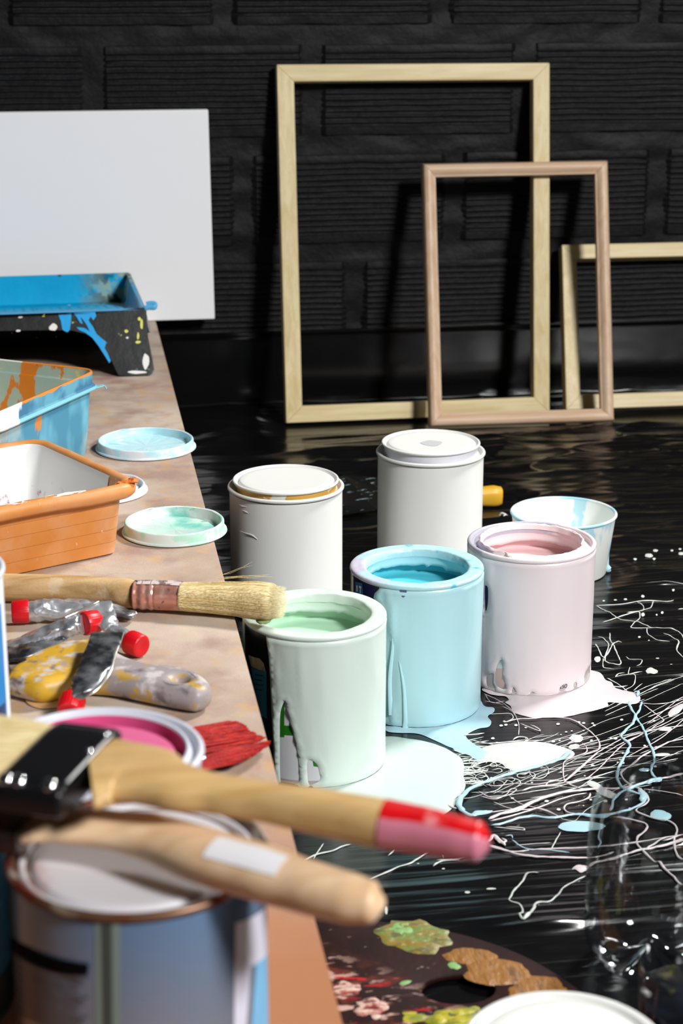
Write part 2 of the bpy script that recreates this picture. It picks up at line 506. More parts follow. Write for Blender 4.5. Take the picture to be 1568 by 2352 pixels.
rp = [(0, 0), (0, .45), (.06, .7), (.16, .88), (.3, .98), (.42, 1), (.56, .96), (.7, .84), (.82, .68), (.9, .6), (.97, .58), (1, .5), (1, 0)]
frame('picture_frame', 'smaller rosy wooden picture frame with rounded moulding leaning against the tallest frame', quadfront(q2, .014), .0175, .014,
      (wood('rosy_across', rl, rd, 0), wood('rosy_upright', rl, rd, 2)), rp)
bl3 = G(1300, 941, .0088); tl3 = onY(1290, 562, WALLY-.026); dx = Vector((.33, -.003, 0))
q3 = [bl3, bl3+dx, tl3+dx, tl3]
frame('picture_frame', 'low pale yellow wooden picture frame at the right, partly behind the rosy frame', quadfront(q3, .018), .0198, .018,
      (wood('pine_across_low', pl, pd, 0), wood('pine_upright_low', pl, pd, 2)), flatprof)

# ================================================================== PAINT CANS
def camang(c): return math.atan2(-c[1], -c[0])
def cyl(px, py, c, r):
    """ray through an image point onto an upright cylinder: (angle, height)"""
    d = ray(px, py); a = d[0]**2+d[1]**2; bb = -2*(d[0]*c[0]+d[1]*c[1]); cc = c[0]**2+c[1]**2-r*r
    D = bb*bb-4*a*cc; t = (-bb-math.sqrt(max(D, 0)))/(2*a)
    x, y, z = d[0]*t-c[0], d[1]*t-c[1], CAMH+d[2]*t
    th = math.atan2(y, x); ref = camang(c)
    while th < ref-PI: th += 2*PI
    while th > ref+PI: th -= 2*PI
    return th, z
def cylpatch(name, c, r, poly, off, mat, parent, holes=(), px=True, grid=.004, edge=None, warp=None, z0=0):
    """curved patch lying on a cylinder; edge = thickness of a paint film with round borders"""
    conv = (lambda L: [(lambda q: (q[0]*r, q[1]))(cyl(x, y, c, r)) for x, y in L]) if px else (lambda L: [(a*r, z) for a, z in L])
    o = conv(poly); hs_ = [conv(h) for h in holes]
    def dense(L):
        out_ = []
        for i in range(len(L)):
            a, b = L[i], L[(i+1) % len(L)]; m = max(1, int(abs(b[0]-a[0])/.003))
            out_ += [(a[0]+(b[0]-a[0])*k/m, a[1]+(b[1]-a[1])*k/m) for k in range(m)]
        return out_
    if px and c in CANS.values(): o = [(a, max(z, .0016)) for a, z in o]
    if edge is None: o = dense(o)
    if edge is not None:
        o = [tuple(p)[:2] for p in catmull([(x, y, 0) for x, y in o], 3, True)] if px else o
        hs_ = [[tuple(p)[:2] for p in catmull([(x, y, 0) for x, y in h], 5, True)] for h in hs_]
    vo, F, loops = tri_region(o, hs_, grid)
    v = []
    for (s, z) in vo:
        rr = r+off
        if edge is not None:
            dd = min(seg_dist((s, z), L) for L in loops)
            rr += edge*(1-math.exp(-dd/.0009))*(1+.7*math.exp(-((dd-.0016)/.0016)**2))
            if warp: rr += warp(s, z)*min(1, dd/.004)
        a = s/r; v.append((c[0]+rr*math.cos(a), c[1]+rr*math.sin(a), z+z0))
    return obj(name, (v, F), mat, parent, angle=180)

def body_prof(Rr, H, closed_z=.002):
    r = Rr-.0018
    return [(0, .003), (r-.006, .003), (r-.002, .0006), (r+.0006, .0003), (r+.0012, .0016), (r+.0004, .0030), (r, .0038), (r, H-.006), (r-.0003, H-.0045)]
def rim_prof(Rr, H, lip, filled):
    p = []
    for k in range(9):                              # outer rolled bead
        a = R(-70)+R(250)*k/8; p.append((Rr-.0021+.0021*math.cos(a), H-.0021+.0021*math.sin(a)))
    if filled: p = p[:6]+[(Rr-.0036, H+.0001), (Rr-.006, H-.0002), (lip+.005, H-.0001), (lip+.0022, H-.0001), (lip+.0005, H-.0010)]
    else: p += [(Rr-.0046, H-.0040), (Rr-.0060, H-.0052), (Rr-.0085, H-.0052), (lip+.0016, H-.0040), (lip+.0014, H-.0008), (lip+.0008, H-.0001), (lip, H-.0006)]
    p += [(lip-.0001, H-.004), (lip-.0004, H-.007)]
    return p
def open_can(key, name, label, cxy, z0, Rr, H, lip, mats, filled=True, level=.018, seed=1):
    """mats: body, rim, inside, liquid"""
    cx, cy = cxy
    t = thing(name, label, 'paint can', (cx, cy, z0))
    obj('can_body', lathe(body_prof(Rr, H), (cx, cy, z0), 128), mats[0], t, angle=35)
    def w(a, j, r, z):
        if filled and j > 5: z += .0006*fbm(math.cos(a)*3, math.sin(a)*3, seed+j*.1); r += .0008*fbm(math.cos(a)*2+5, math.sin(a)*2, seed)
        return r, z
    obj('rim', lathe(rim_prof(Rr, H, lip, filled), (cx, cy, z0), 160, w), mats[1], t, angle=60)
    # inner wall with a wavy dried skin hanging inside
    ip = [(lip-.0004, H-.0065), (lip+.0005, H-.0085), (lip+.0004, H-.011), (lip+.0004, H-.0125), (lip+.0008, H-.0150), (lip+.005, H-.0156)]
    def wi(a, j, r, z):
        if j >= 2:
            n = fbm(math.cos(a)*2.6, math.sin(a)*2.6, seed+3, 2); z += (-.0022*n-.0012*max(0, fbm(math.cos(a)*9, math.sin(a)*9, seed+8, 2)-.25)*3)*(1 if j > 3 else .6)
        return r, z
    obj('paint_skin', lathe(ip, (cx, cy, z0), 160, wi), mats[2], t, angle=80)
    obj('inner_wall', lathe([(lip+.006, H-.009), (Rr-.004, H-.012), (Rr-.004, H-.04)], (cx, cy, z0), 96), mats[3], t)
    lq = [(0, H-level)]+[(r_, H-level+.0003*math.sin(r_*400)) for r_ in np.linspace(.004, Rr-.006, 10)]+[(Rr-.004, H-level+.0012)]
    obj('liquid_paint', lathe([(r_, z_) for r_, z_ in lq], (cx, cy, z0), 96), mats[3], t, angle=180)
    return t
def paint(name, col, rough=.32, spots=None, bumpd=.0004, sss=0):
    n = NT(name); c = col
    if spots: c = n.mix(n.ramp(n.noise(18, 4), .5, .7, 0, .5), c, spots)
    n.color(c); n.set(rough=rough, spec=.45, coat=.15, coatr=.2); n.bump(n.noise(45, 3, (1, 1, .5)), bumpd)
    if sss:
        n.set(sss=sss); n.b.inputs['Subsurface Radius'].default_value = (.004, .005, .005)
    return n.m

GREEN, BLUE, PINK = srgb(212, 226, 216), srgb(176, 216, 222), srgb(230, 216, 217)
green_p = paint('pale_green_paint', GREEN); blue_p = paint('pale_blue_paint', BLUE, bumpd=.0006); pink_p = paint('pale_pink_paint', PINK)
green_l = paint('liquid_green_paint', srgb(190, 228, 198), .12, bumpd=.0001)
blue_l = paint('liquid_blue_paint', srgb(90, 200, 216), .12, bumpd=.0001)
pink_l = paint('liquid_pink_paint', srgb(244, 206, 206), .12, bumpd=.0001)
tin = M('bare_tin', srgb(176, 178, 184), .35, .9)
lab_black = M('black_can_label', srgb(16, 17, 22), .3)
lab_navy = M('navy_can_label', srgb(22, 26, 74), .3)
lab_white = M('white_can_label', srgb(214, 214, 216), .35)
lab_green = M('green_label_border', srgb(42, 120, 28), .35)
lab_teal = M('teal_label_panel', srgb(70, 150, 180), .35)
lab_cream = M('cream_label_panel', srgb(214, 200, 160), .4)
lab_grey = M('grey_label_band', srgb(176, 168, 164), .4)
lab_rose = M('rose_label_panel', srgb(218, 188, 178), .4)
lab_blue = M('blue_label_mark', srgb(52, 104, 150), .4)

def coat_noise(seed, amp, left=None):
    def w(s, z):
        n = amp*max(0, fbm(s*90, z*14, seed, 3))
        if left: n *= 1.5 if s < left else .35
        return n
    return w
# --- green can
c = CANS['green']; ca = camang(c)
t = open_can('g', 'paint_can', 'open pale green paint can at the front, its paint run down in drips', c, 0.0008, .054, .1205, .0415,
             (lab_black, green_p, green_p, green_l), True, .024, 2)
r = .0522
top = .1205-.003
lab = (ca-R(42))*r
L = [cyl(x, y, c, r) for x, y in ((610, 1452), (617, 1500), (621, 1560), (624, 1640), (628, 1720), (634, 1795))]
outer = [(L[0][0], top)]+[(a, z) for a, z in L]+[(L[-1][0]+.01, .0012)]
outer += [(L[-1][0]+k*(L[0][0]+2*PI-.9-L[-1][0])/30, .0012) for k in range(1, 31)]
outer += [(outer[-1][0], .06), (outer[-1][0]+.12, top)]
outer += [(outer[-1][0]-k*(outer[-1][0]-L[0][0])/30, top) for k in range(1, 30)]
holesp = [[(644, 1640), (649, 1620), (655, 1612), (658, 1630), (664, 1652), (674, 1688), (684, 1735), (687, 1770), (686, 1797), (664, 1801), (646, 1799), (643, 1740), (643, 1680)],
          [(705, 1768), (706, 1748), (717, 1746), (729, 1758), (734, 1775), (736, 1790), (722, 1799), (709, 1800)]]
holes = [[cyl(x, y, c, r) for x, y in h] for h in holesp]
cylpatch('paint_coat', c, r, outer, .0004, green_p, t, holes, px=False, grid=.0028, edge=.0011, warp=coat_noise(3, .0012, L[0][0]*r+.03))
cylpatch('label_panel', c, r, [(628, 1590), (742, 1590), (742, 1806), (628, 1806)], .00012, lab_white, t, grid=.006)
for poly in ([(638, 1600), (653, 1600), (653, 1693), (638, 1693)], [(653, 1666), (690, 1668), (690, 1690), (653, 1688)], [(718, 1748), (735, 1748), (735, 1762), (720, 1760)]):
    cylpatch('label_border', c, r, poly, .0002, lab_green, t, grid=.006)
cylpatch('label_foot', c, r, [(640, 1786), (742, 1792), (742, 1806), (640, 1806)], .0002, lab_grey, t, grid=.006)
cylpatch('label_panel', c, r, [(570, 1504), (596, 1512), (606, 1524), (610, 1542), (577, 1530)], .0002, lab_cream, t, grid=.006)
cylpatch('label_panel', c, r, [(577, 1532), (612, 1542), (613, 1650), (590, 1638)], .0002, lab_teal, t, grid=.006)
for k in range(4):
    y = 1548+k*11; cylpatch('text_line', c, r, [(586, y), (605-3*(k % 2), y+3), (605-3*(k % 2), y+5), (586, y+2)], .0003, lab_black, t, grid=.006)

# --- blue can
c = CANS['blue']; ca = camang(c)
blue_rim = NT('blue_rim_paint')
xz = blue_rim.xyz()
fac = blue_rim.math('MULTIPLY', blue_rim.ramp(xz[0], -.046, -.026, 1, 0), blue_rim.ramp(blue_rim.noise(60, 4), .38, .5))
cc_ = blue_rim.mix(fac, BLUE, srgb(196, 190, 204))
cc_ = blue_rim.mix(blue_rim.math('MULTIPLY', blue_rim.ramp(blue_rim.noise(75, 4, loc=(5, 0, 0)), .62, .68), .8), cc_, srgb(70, 180, 205))
blue_rim.color(cc_); blue_rim.set(rough=.35, coat=.15); blue_rim.bump(blue_rim.noise(120, 4), .0006)
t = open_can('b', 'paint_can', 'open pale blue paint can between the green and the pink cans', c, 0.0008, .054, .1205, .0410,
             (lab_navy, blue_rim.m, blue_p, blue_l), True, .023, 9)
L = [cyl(x, y, c, r) for x, y in ((871, 1338), (871, 1352), (861, 1362), (858, 1372), (866, 1384), (874, 1400), (868, 1450), (864, 1600), (864, 1660))]
outer = [(L[0][0], top)]+[(a, z) for a, z in L]+[(L[-1][0]+.01, .0012)]
outer += [(L[-1][0]+k*(L[0][0]+2*PI-1.2-L[-1][0])/30, .0012) for k in range(1, 31)]
outer += [(outer[-1][0], .06), (outer[-1][0]+.12, top)]
outer += [(outer[-1][0]-k*(outer[-1][0]-L[0][0])/30, top) for k in range(1, 30)]
cylpatch('paint_coat', c, r, outer, .0004, blue_p, t, [], px=False, grid=.0028, edge=.0010, warp=coat_noise(8, .0022, (ca-R(18))*r))
cylpatch('label_panel', c, r, [(816, 1335), (832, 1340), (834, 1368), (816, 1362)], .0002, lab_blue, t, grid=.006)
cylpatch('label_panel', c, r, [(806, 1322), (812, 1326), (812, 1360), (806, 1356)], .0002, lab_cream, t, grid=.006)
for poly in ([(819, 1344), (822, 1345), (822, 1359), (819, 1358)], [(825, 1345), (830, 1347), (830, 1352), (825, 1350)], [(827, 1352), (829, 1352), (829, 1362), (827, 1362)]):
    cylpatch('label_mark', c, r, poly, .00035, lab_white, t, grid=.01)
chip = M('navy_chip', srgb(70, 84, 130), .5)
cylpatch('paint_chip', c, r, [(920, 1353), (928, 1350), (934, 1355), (932, 1366), (926, 1371), (921, 1364)], .0015, chip, t, grid=.01, edge=.0003)
cylpatch('paint_chip', c, r, [(902, 1357), (908, 1362), (914, 1369), (911, 1371), (904, 1365)], .0014, chip, t, grid=.01, edge=.0002)
obj('dried_drip', loft([Vector((c[0]+(r+.0014)*math.cos(a), c[1]+(r+.0014)*math.sin(a), z)) for a, z in [cyl(x, y, c, r) for x, y in ((917, 1515), (921, 1535), (928, 1580), (931, 1640), (931, 1672))]],
                       [.0008, .002, .0028, .0034, .005], [.001, .0016, .0018, .002, .002], up=(0, -1, 0), n=12), blue_p, t)
obj('dried_drip', loft([Vector((c[0]+(r+.0014)*math.cos(a), c[1]+(r+.0014)*math.sin(a), z)) for a, z in [cyl(x, y, c, r) for x, y in ((900, 1388), (905, 1420), (904, 1480), (897, 1560), (900, 1640))]],
                       [.001, .0026, .003, .004, .005], [.001, .0016, .0014, .002, .002], up=(0, -1, 0), n=12), blue_p, t)

# --- pink can
c = CANS['pink']; ca = camang(c)
pink_rim = NT('pink_rim_paint')
xz = pink_rim.xyz()
fac = pink_rim.ramp(pink_rim.math('ADD', pink_rim.math('ADD', pink_rim.math('MULTIPLY', xz[1], 1.), pink_rim.math('MULTIPLY', xz[0], -.75)), pink_rim.ramp(pink_rim.noise(70, 3), .3, .7, -.008, .008)), .006, .016)
pink_rim.color(pink_rim.mix(fac, PINK, srgb(180, 176, 190))); pink_rim.set(rough=.32, coat=.2); pink_rim.bump(pink_rim.noise(120, 3), .0005)
pk_body = NT('pale_grey_green_label')
pk_body.color(pk_body.mix(pk_body.ramp(pk_body.xyz()[2], .0160, .0165), srgb(176, 168, 164), srgb(196, 206, 202))); pk_body.set(rough=.35)
t = open_can('p', 'paint_can', 'open pale pink paint can in front of the small paper tub', c, 0.0008, .054, .1205, .0420,
             (pk_body.m, pink_rim.m, pink_p, pink_l), False, .023, 15)
outer = [(ca-2.6+k*5.2/40, .0012) for k in range(41)]+[(ca+2.6-k*5.2/40, top) for k in range(41)]
holesp = [[(1141, 1530), (1147, 1518), (1154, 1516), (1156, 1530), (1155, 1550), (1161, 1572), (1159, 1582), (1147, 1579), (1139, 1570), (1138, 1548)],
          [(1118, 1553), (1126, 1548), (1134, 1547), (1134, 1568), (1139, 1578), (1131, 1583), (1119, 1574)],
          [(1175, 1588), (1179, 1579), (1184, 1587), (1180, 1591)], [(1217, 1592), (1222, 1589), (1227, 1592), (1222, 1594)],
          [(1283, 1583), (1289, 1574), (1300, 1570), (1301, 1577), (1293, 1586), (1286, 1587)],
          [(1316, 1571), (1320, 1566), (1324, 1570), (1322, 1579), (1317, 1579)],
          [(1340, 1562), (1342, 1545), (1349, 1533), (1356, 1528), (1357, 1550), (1353, 1563), (1345, 1570)],
          [(1114, 1350), (1117, 1345), (1121, 1352), (1121, 1380), (1118, 1400), (1115, 1398)]]
holes = [[cyl(x, y, c, r) for x, y in h] for h in holesp]
cylpatch('paint_coat', c, r, outer, .0004, pink_p, t, holes, px=False, grid=.0028, edge=.0009, warp=coat_noise(12, .0010, (ca-R(25))*r))
cylpatch('label_panel', c, r, [(1136, 1535), (1164, 1535), (1164, 1586), (1136, 1586)], .0002, lab_rose, t, grid=.006)
cylpatch('label_panel', c, r, [(1110, 1340), (1123, 1340), (1123, 1404), (1110, 1404)], .0002, lab_navy, t, grid=.006)
def cyl_text(txt, c, r, px, py, size, mat, parent, z0=0):
    cu = bpy.data.curves.new('t', 'FONT'); cu.body = txt; cu.size = size; cu.align_x = 'CENTER'
    to = bpy.data.objects.new('t', cu); C.objects.link(to)
    me = bpy.data.meshes.new_from_object(to)
    a, z = cyl(px, py, c, r)
    v = [(c[0]+(r+.0004)*math.cos(a+p.co.x/r), c[1]+(r+.0004)*math.sin(a+p.co.x/r), z+p.co.y) for p in me.vertices]
    f = [tuple(p.vertices) for p in me.polygons]
    bpy.data.objects.remove(to); bpy.data.curves.remove(cu); bpy.data.meshes.remove(me)
    return obj('label_text', (v, f), mat, parent, smooth=False)
def crust(c, H, r0, r1, a0, a1, mat, parent, seed, z0=.0008, n=70, m=9, amp=.0016):
    v = []; f = []
    for i in range(n+1):
        a = a0+(a1-a0)*i/n; e = min(1, i/8, (n-i)/8)
        ri = r0+amp*.6*fbm(i*.16, 1, seed); ro = r0+(r1-r0)*e+amp*1.2*fbm(i*.22, 2, seed, 4)*e+.0006
        for j in range(m+1):
            t_ = j/m; rr = ri+(ro-ri)*t_; z = H-.0008+.0017*math.sin(PI*min(1, t_*1.0+.0))*(.5+.5*e)+.0009*fbm(i*.3, j*.5, seed+1, 3)*math.sin(PI*t_)-(.003 if j == 0 else 0)
            v.append((c[0]+rr*math.cos(a), c[1]+rr*math.sin(a), z0+z))
    for i in range(n):
        for j in range(m): f.append((i*(m+1)+j, i*(m+1)+j+1, (i+1)*(m+1)+j+1, (i+1)*(m+1)+j))
    return obj('paint_crust', (v, f), mat, parent, angle=180)
crust(c, .1205, .0412, .0505, ca-.55, ca+1.55, paint('thick_pink_white_paint', srgb(240, 230, 229), .4, bumpd=.0006), t, 4)
crust(c, .1205, .0412, .0438, ca+1.4, ca+5.75, paint('lip_pink_white_paint', srgb(242, 226, 226), .4, bumpd=.0006), t, 9, amp=.0008, n=120)
cyl_text('LSO', c, r, 1294, 1580, .0042, lab_navy, t)
# --- closed white cans
white_p = paint('white_paint', srgb(222, 222, 217), .45, bumpd=.00025)
white_y = NT('white_paint_over_gold')
white_y.color(white_y.mix(white_y.ramp(white_y.noise(38, 4, (1, 1, 1.5)), .47, .5), srgb(220, 220, 214), srgb(200, 156, 72))); white_y.set(rough=.35)
white_g = M('cool_white_paint', srgb(214, 217, 222), .4)
def closed_can(name, label, cxy, z0, Rr, H, lift, skirt, spot=None, lidr=.0487, mats=None, tilt=0, dents=1):
    cx, cy = cxy; t = thing(name, label, 'paint can', (cx, cy, z0))
    bm_ = mats or (white_p, white_p, white_p)
    obj('can_body', lathe(body_prof(Rr, H), (cx, cy, z0), 128), bm_[0], t, angle=35)
    rp_ = []
    for k in range(9):
        a = R(-80)+R(260)*k/8; rp_.append((Rr-.0019+.0019*math.cos(a), H-.0019+.0019*math.sin(a)))
    rp_ += [(Rr-.0042, H-.0036), (Rr-.0060, H-.0046), (lidr-.0045, H-.0046)]
    obj('rim', lathe(rp_, (cx, cy, z0), 128), bm_[1], t, angle=60)
    lp = [(lidr-.0028, H-.0046), (lidr-.0026, H+lift-.0022)]
    lid = obj('lid_skirt', lathe(lp, (cx, cy, z0), 128), skirt, t)
    lp = []
    for k in range(9):
        a = R(-120)+R(260)*k/8; lp.append((lidr-.0013+.0013*math.cos(a), H+lift-.0016+.0013*math.sin(a)))
    lp += [(lidr-.0030, H+lift-.0026), (lidr-.0048, H+lift-.0034), (lidr-.0056, H+lift-.0032), (lidr-.0064, H+lift-.0012), (lidr-.0074, H+lift-.0008), (lidr-.012, H+lift-.0012), (0, H+lift-.0014)]
    l2 = obj('lid', lathe(lp, (cx, cy, z0), 128), bm_[2], t, angle=60)
    if spot:
        sp = G(*spot, z0+H+lift-.0012)
        loop = [(sp.x+.0105*math.cos(a)*(1+.12*math.sin(3*a)), sp.y+.0105*math.sin(a)*(1+.1*math.cos(4*a))) for a in [2*PI*k/32 for k in range(32)]]
        vo, F, _ = tri_region(loop); obj('lid_spot', ([(x, y, z0+H+lift-.0011) for x, y in vo], F), M('bare_grey_spot', srgb(186, 187, 187), .5), l2)
    return t
t = closed_can('paint_can', 'closed white paint can with gold flecks showing under its raised lid', CANS['wl'], .0008, .054, .1205, .0060, white_y.m, lidr=.0492)
c = CANS['wl']
for pts in (((548, 1157), (556, 1163), (566, 1164)), ((552, 1220), (566, 1226), (580, 1230), (591, 1239)), ((556, 1172), (570, 1178))):
    q = [cyl(x, y, c, .0522) for x, y in pts]
    obj('paint_ridge', loft([Vector((c[0]+.0524*math.cos(a), c[1]+.0524*math.sin(a), z)) for a, z in q], [.0004, .0018, .0004], [.0004, .0014, .0004], up=(0, -1, 0), n=10), white_p, t)
closed_can('paint_can', 'closed white paint can with a grey spot on its lid, farthest of the cans', CANS['wr'], .0008, .054, .1205, .0092, white_g, (991, 1018), lidr=.0487)
p = G(1298, 2403, .107)
closed_can('paint_can', 'closed white paint can cut off by the bottom edge of the photo, beside the palette', (p.x, p.y), .0008, .0490, .1062, .0012, white_g, lidr=.0452)

# --- cans on the bench
rust = M('brown_gold_rim', srgb(118, 86, 64), .35, .5, stains=[(srgb(120, 40, 24), 30, .5, .62), (srgb(206, 196, 180), 45, .55, .65)])
fl = NT('grey_blue_front_label')
fz = fl.xyz()[2]
fl.color(fl.mix(fl.ramp(fz, .055, .112), srgb(150, 150, 158), srgb(120, 150, 186))); fl.set(rough=.24, metal=.5); fl.bump(fl.noise(30, 3), .0004)
lidw = M('stained_white_lid', srgb(206, 203, 206), .4, stains=[(srgb(206, 150, 140), 35, .6, .72)])
p = G(316, 1950, .2465); FC = (p.x, p.y)
t = closed_can('paint_can', 'closed can with grey-blue label and rusty rim, standing under the two blurred brushes', FC, BZ+.0004, .054, .1180, -.0022, rust, lidr=.0485, mats=(fl.m, rust, lidw))
seamm = M('dark_green_label_seam', srgb(60, 70, 66), .4); seaml = M('grey_green_label_edge', srgb(120, 136, 130), .4)
fr_ = .0522; FH = BZ
cylpatch('label_seam', FC, fr_, [(219, 2100), (276, 2103), (276, 2420), (219, 2420)], .0002, seaml, t, grid=.006)
cylpatch('label_seam', FC, fr_, [(233, 2102), (257, 2103), (259, 2420), (240, 2420)], .0004, seamm, t, grid=.006)
darkm = M('black_label_print', srgb(8, 8, 10), .8, spec=.08); greym = M('grey_label_print', srgb(84, 84, 88), .45)
cylpatch('label_heading', FC, fr_, [(30, 2150), (60, 2172), (110, 2192), (160, 2204), (206, 2211), (204, 2238), (150, 2236), (100, 2222), (55, 2198), (28, 2178)], .0009, darkm, t, grid=.006)
for k in range(9):
    y = 2246+k*15
    cylpatch('text_line', FC, fr_, [(40, y-52), (75, y-32), (120, y-17), (170, y-8), (204-12*(k % 3), y-3), (204-12*(k % 3), y+2), (170, y-3), (120, y-12), (75, y-27), (40, y-47)], .0008, greym, t, grid=.008)
cylpatch('label_panel', FC, fr_, [(586, 2212), (612, 2190), (617, 2420), (572, 2420)], .0003, M('sky_blue_label_panel', srgb(120, 182, 222), .4), t, grid=.006)
cylpatch('label_panel', FC, fr_, [(540, 2120), (606, 2085), (614, 2185), (575, 2220), (560, 2420), (536, 2420)], .0002, M('silver_label_panel', srgb(216, 214, 228), .35), t, grid=.006)

# pink can, shorter
p = G(219, 1720, .232); c = (p.x, p.y); H = .1035; z0 = BZ+.0004
t = thing('paint_can', 'open can of hot pink paint with a grey-white rim, behind the wide brush', 'paint can', (c[0], c[1], z0))
greyw = M('grey_white_rim', srgb(206, 208, 218), .45, 0)
hot = paint('hot_pink_paint', srgb(222, 106, 150), .3); hotw = paint('hot_pink_film', srgb(212, 80, 134), .3)
obj('can_body', lathe(body_prof(.052, H), (*c, z0), 96), M('plain_silver_can', srgb(196, 198, 204), .35, .5), t, angle=35)
rp_ = [(.052-.002+.002*math.cos(R(-80)+R(260)*k/8), H-.002+.002*math.sin(R(-80)+R(260)*k/8)) for k in range(9)]
rp_ += [(.0478, H-.0032), (.0468, H-.0036), (.0458, H-.0032), (.0450, H-.0006), (.0442, H-.0002), (.0434, H-.0004), (.0428, H-.0012)]
obj('rim', lathe(rp_, (*c, z0), 128), greyw, t, angle=60)
obj('inner_wall', lathe([(.0429, H-.0011), (.0424, H-.004), (.0414, H-.0085), (.0405, H-.0095), (.0396, H-.0090), (.0388, H-.0075)], (*c, z0), 128), hotw, t, angle=60)
obj('pink_paint', lathe([(.0389, H-.0076), (.0382, H-.0048), (.036, H-.0042), (.02, H-.0044), (0, H-.0044)], (*c, z0), 128), hot, t, angle=60)

# cans at the left edge of the picture
def camframe(xc, zc, z):
    """point at sideways offset xc and depth zc from the camera, at height z"""
    y = (zc-(CAMH-z)*sp_)/cp
    return Vector((xc*cy_+y*sy_, -xc*sy_+y*cy_, z))
p = camframe((11-784)/FPX*1.05-.0545, 1.05, .258)
c = (p.x, p.y)
bcw = M('white_blue_can', srgb(226, 232, 240), .3); bcb = M('strong_blue_label', srgb(28, 128, 196), .3); bcd = M('deep_blue_print', srgb(16, 50, 96), .3)
t = closed_can('paint_can', 'white and blue paint can cut off by the left edge, beside the paint tubes', c, BZ+.0004, .054, .1296, .001, bcw, lidr=.0487, mats=(bcw, greyw, bcw))
ca = camang(c)
def band(name, a0, a1, z0, z1, off, mat, cc, r, par):
    n = 24; L = [(a0+(a1-a0)*k/n, z0) for k in range(n+1)]+[(a1-(a1-a0)*k/n, z1) for k in range(n+1)]
    return cylpatch(name, cc, r, L, off, mat, par, px=False, grid=.01)
band('label_panel', ca-.9, ca+1.22, BZ+.028, BZ+.112, .0003, bcb, c, .0522, t)
band('label_print', ca+.9, ca+1.16, BZ+.040, BZ+.052, .0005, bcd, c, .0522, t)
p = camframe((13-784)/FPX*.83-.0500, .83, .225); c = (p.x, p.y)
dk = M('black_matt_label', srgb(14, 14, 16), .5); tl = M('dark_teal_label', srgb(20, 96, 120), .4, stains=[(srgb(90, 160, 176), 160, .62, .7)])
t = closed_can('paint_can', 'dark teal-banded can at the left edge, beside the grey-blue front can', c, BZ+.0004, .0495, .096, .001, dk, lidr=.044, mats=(dk, rust, lidw))
band('label_panel', camang(c)-.8, camang(c)+1.5, BZ+.022, BZ+.086, .0003, tl, c, .0477, t)

# ================================================================== TRAYS
def rrect(u0, u1, v0, v1, rad, n=7):
    out = []
    for cx, cy, a0 in ((u1-rad, v1-rad, 0), (u0+rad, v1-rad, 90), (u0+rad, v0+rad, 180), (u1-rad, v0+rad, 270)):
        for k in range(n+1):
            a = R(a0+90*k/n); out.append((cx+rad*math.cos(a), cy+rad*math.sin(a)))
    return out
def tub(corner, e1, e2, L1, L2, levels, rad, cap0=True, cap1=True, wob=0, sub=10):
    """levels = [(inset, z)] from the outside bottom over the lip to the inside floor"""
    e1 = Vector((*e1, 0)).normalized(); e2 = Vector((*e2, 0)).normalized()
    v = []; f = []; n = None
    for j, (ins, z) in enumerate(levels):
        base = rrect(ins, L1-ins, ins, L2-ins, max(rad-ins*.6, .003))
        L = []                                     # resample long sides
        for i in range(len(base)):
            a, b = base[i], base[(i+1) % len(base)]; d = math.hypot(b[0]-a[0], b[1]-a[1])
            m = sub if (i % 8) == 7 else 1
            L += [(a[0]+(b[0]-a[0])*k/m, a[1]+(b[1]-a[1])*k/m) for k in range(m)]
        n = len(L)
        for (a, b) in L:
            q = Vector((*corner, 0))+e1*a+e2*b
            zz = z+(wob*fbm(q.x*18, q.y*18, 4) if wob and z > BZ+.02 else 0)
            v.append((q.x, q.y, zz))
    for j in range(len(levels)-1):
        for i in range(n): f.append((j*n+i, j*n+(i+1) % n, (j+1)*n+(i+1) % n, (j+1)*n+i))
    if cap0: f.append(tuple(range(n))[::-1])
    if cap1: k = (len(levels)-1)*n; f.append(tuple(range(k, k+n)))
    return v, f
# --- orange tray
C0 = (.0600, 1.4150); e1 = (-.887, -.461); e2 = (-.461, .887); rz = .190
OR = srgb(214, 126, 50)
om = NT('dusty_orange_plastic')
z_ = om.xyz()[2]
c = om.mix(om.ramp(om.noise(14, 4), .35, .7), srgb(204, 128, 56), srgb(224, 158, 98))
c = om.mix(om.math('MULTIPLY', om.ramp(om.noise(26, 5, loc=(2, 2, 0)), .45, .75), .55), c, srgb(220, 178, 146))
c = om.mix(om.ramp(om.noise(150, 4, (1, 1, .3)), .70, .74), c, srgb(240, 216, 190))
lines = None
for zz in (.012, .0225, .033, .0435):
    l = om.math('COMPARE', om.math('ADD', z_, 0.), zz); l.node.inputs[2].default_value = .00022
    lines = l if lines is None else om.math('MAXIMUM', lines, l)
c = om.mix(om.math('MULTIPLY', lines, .55), c, srgb(136, 66, 20))
om.color(c); om.set(rough=.45, spec=.4); om.bump(om.noise(60, 4), .0002)
t = thing('paint_tray', 'orange plastic paint tray with a white painted inside, behind the round brush', 'tray', (C0[0], C0[1], BZ))
outer_lv = [(.030, BZ+.0012), (.0185, BZ+.0006), (.0165, BZ+.0018), (.0112, rz-.0135), (.0108, rz-.0118), (.0030, rz-.0120), (.0006, rz-.0095), (0, rz-.006), (.0008, rz-.0022), (.0034, rz-.0002), (.0068, rz), (.0100, rz-.0012), (.0116, rz-.004), (.0124, rz-.009), (.0185, BZ+.004), (.024, BZ+.0025)]
obj('tray_body', tub(C0, e1, e2, .32, .178, outer_lv, .020, wob=.0012, cap1=True), om.m, t, angle=50)
wi = NT('white_paint_lining')
x_, y_, z_ = wi.xyz()
nz = wi.noise(40, 5)
c = wi.mix(wi.ramp(wi.noise(30, 4, (1, 1, .35), loc=(3.1, 0, 0)), .69, .72), srgb(240, 240, 238), srgb(206, 118, 60))
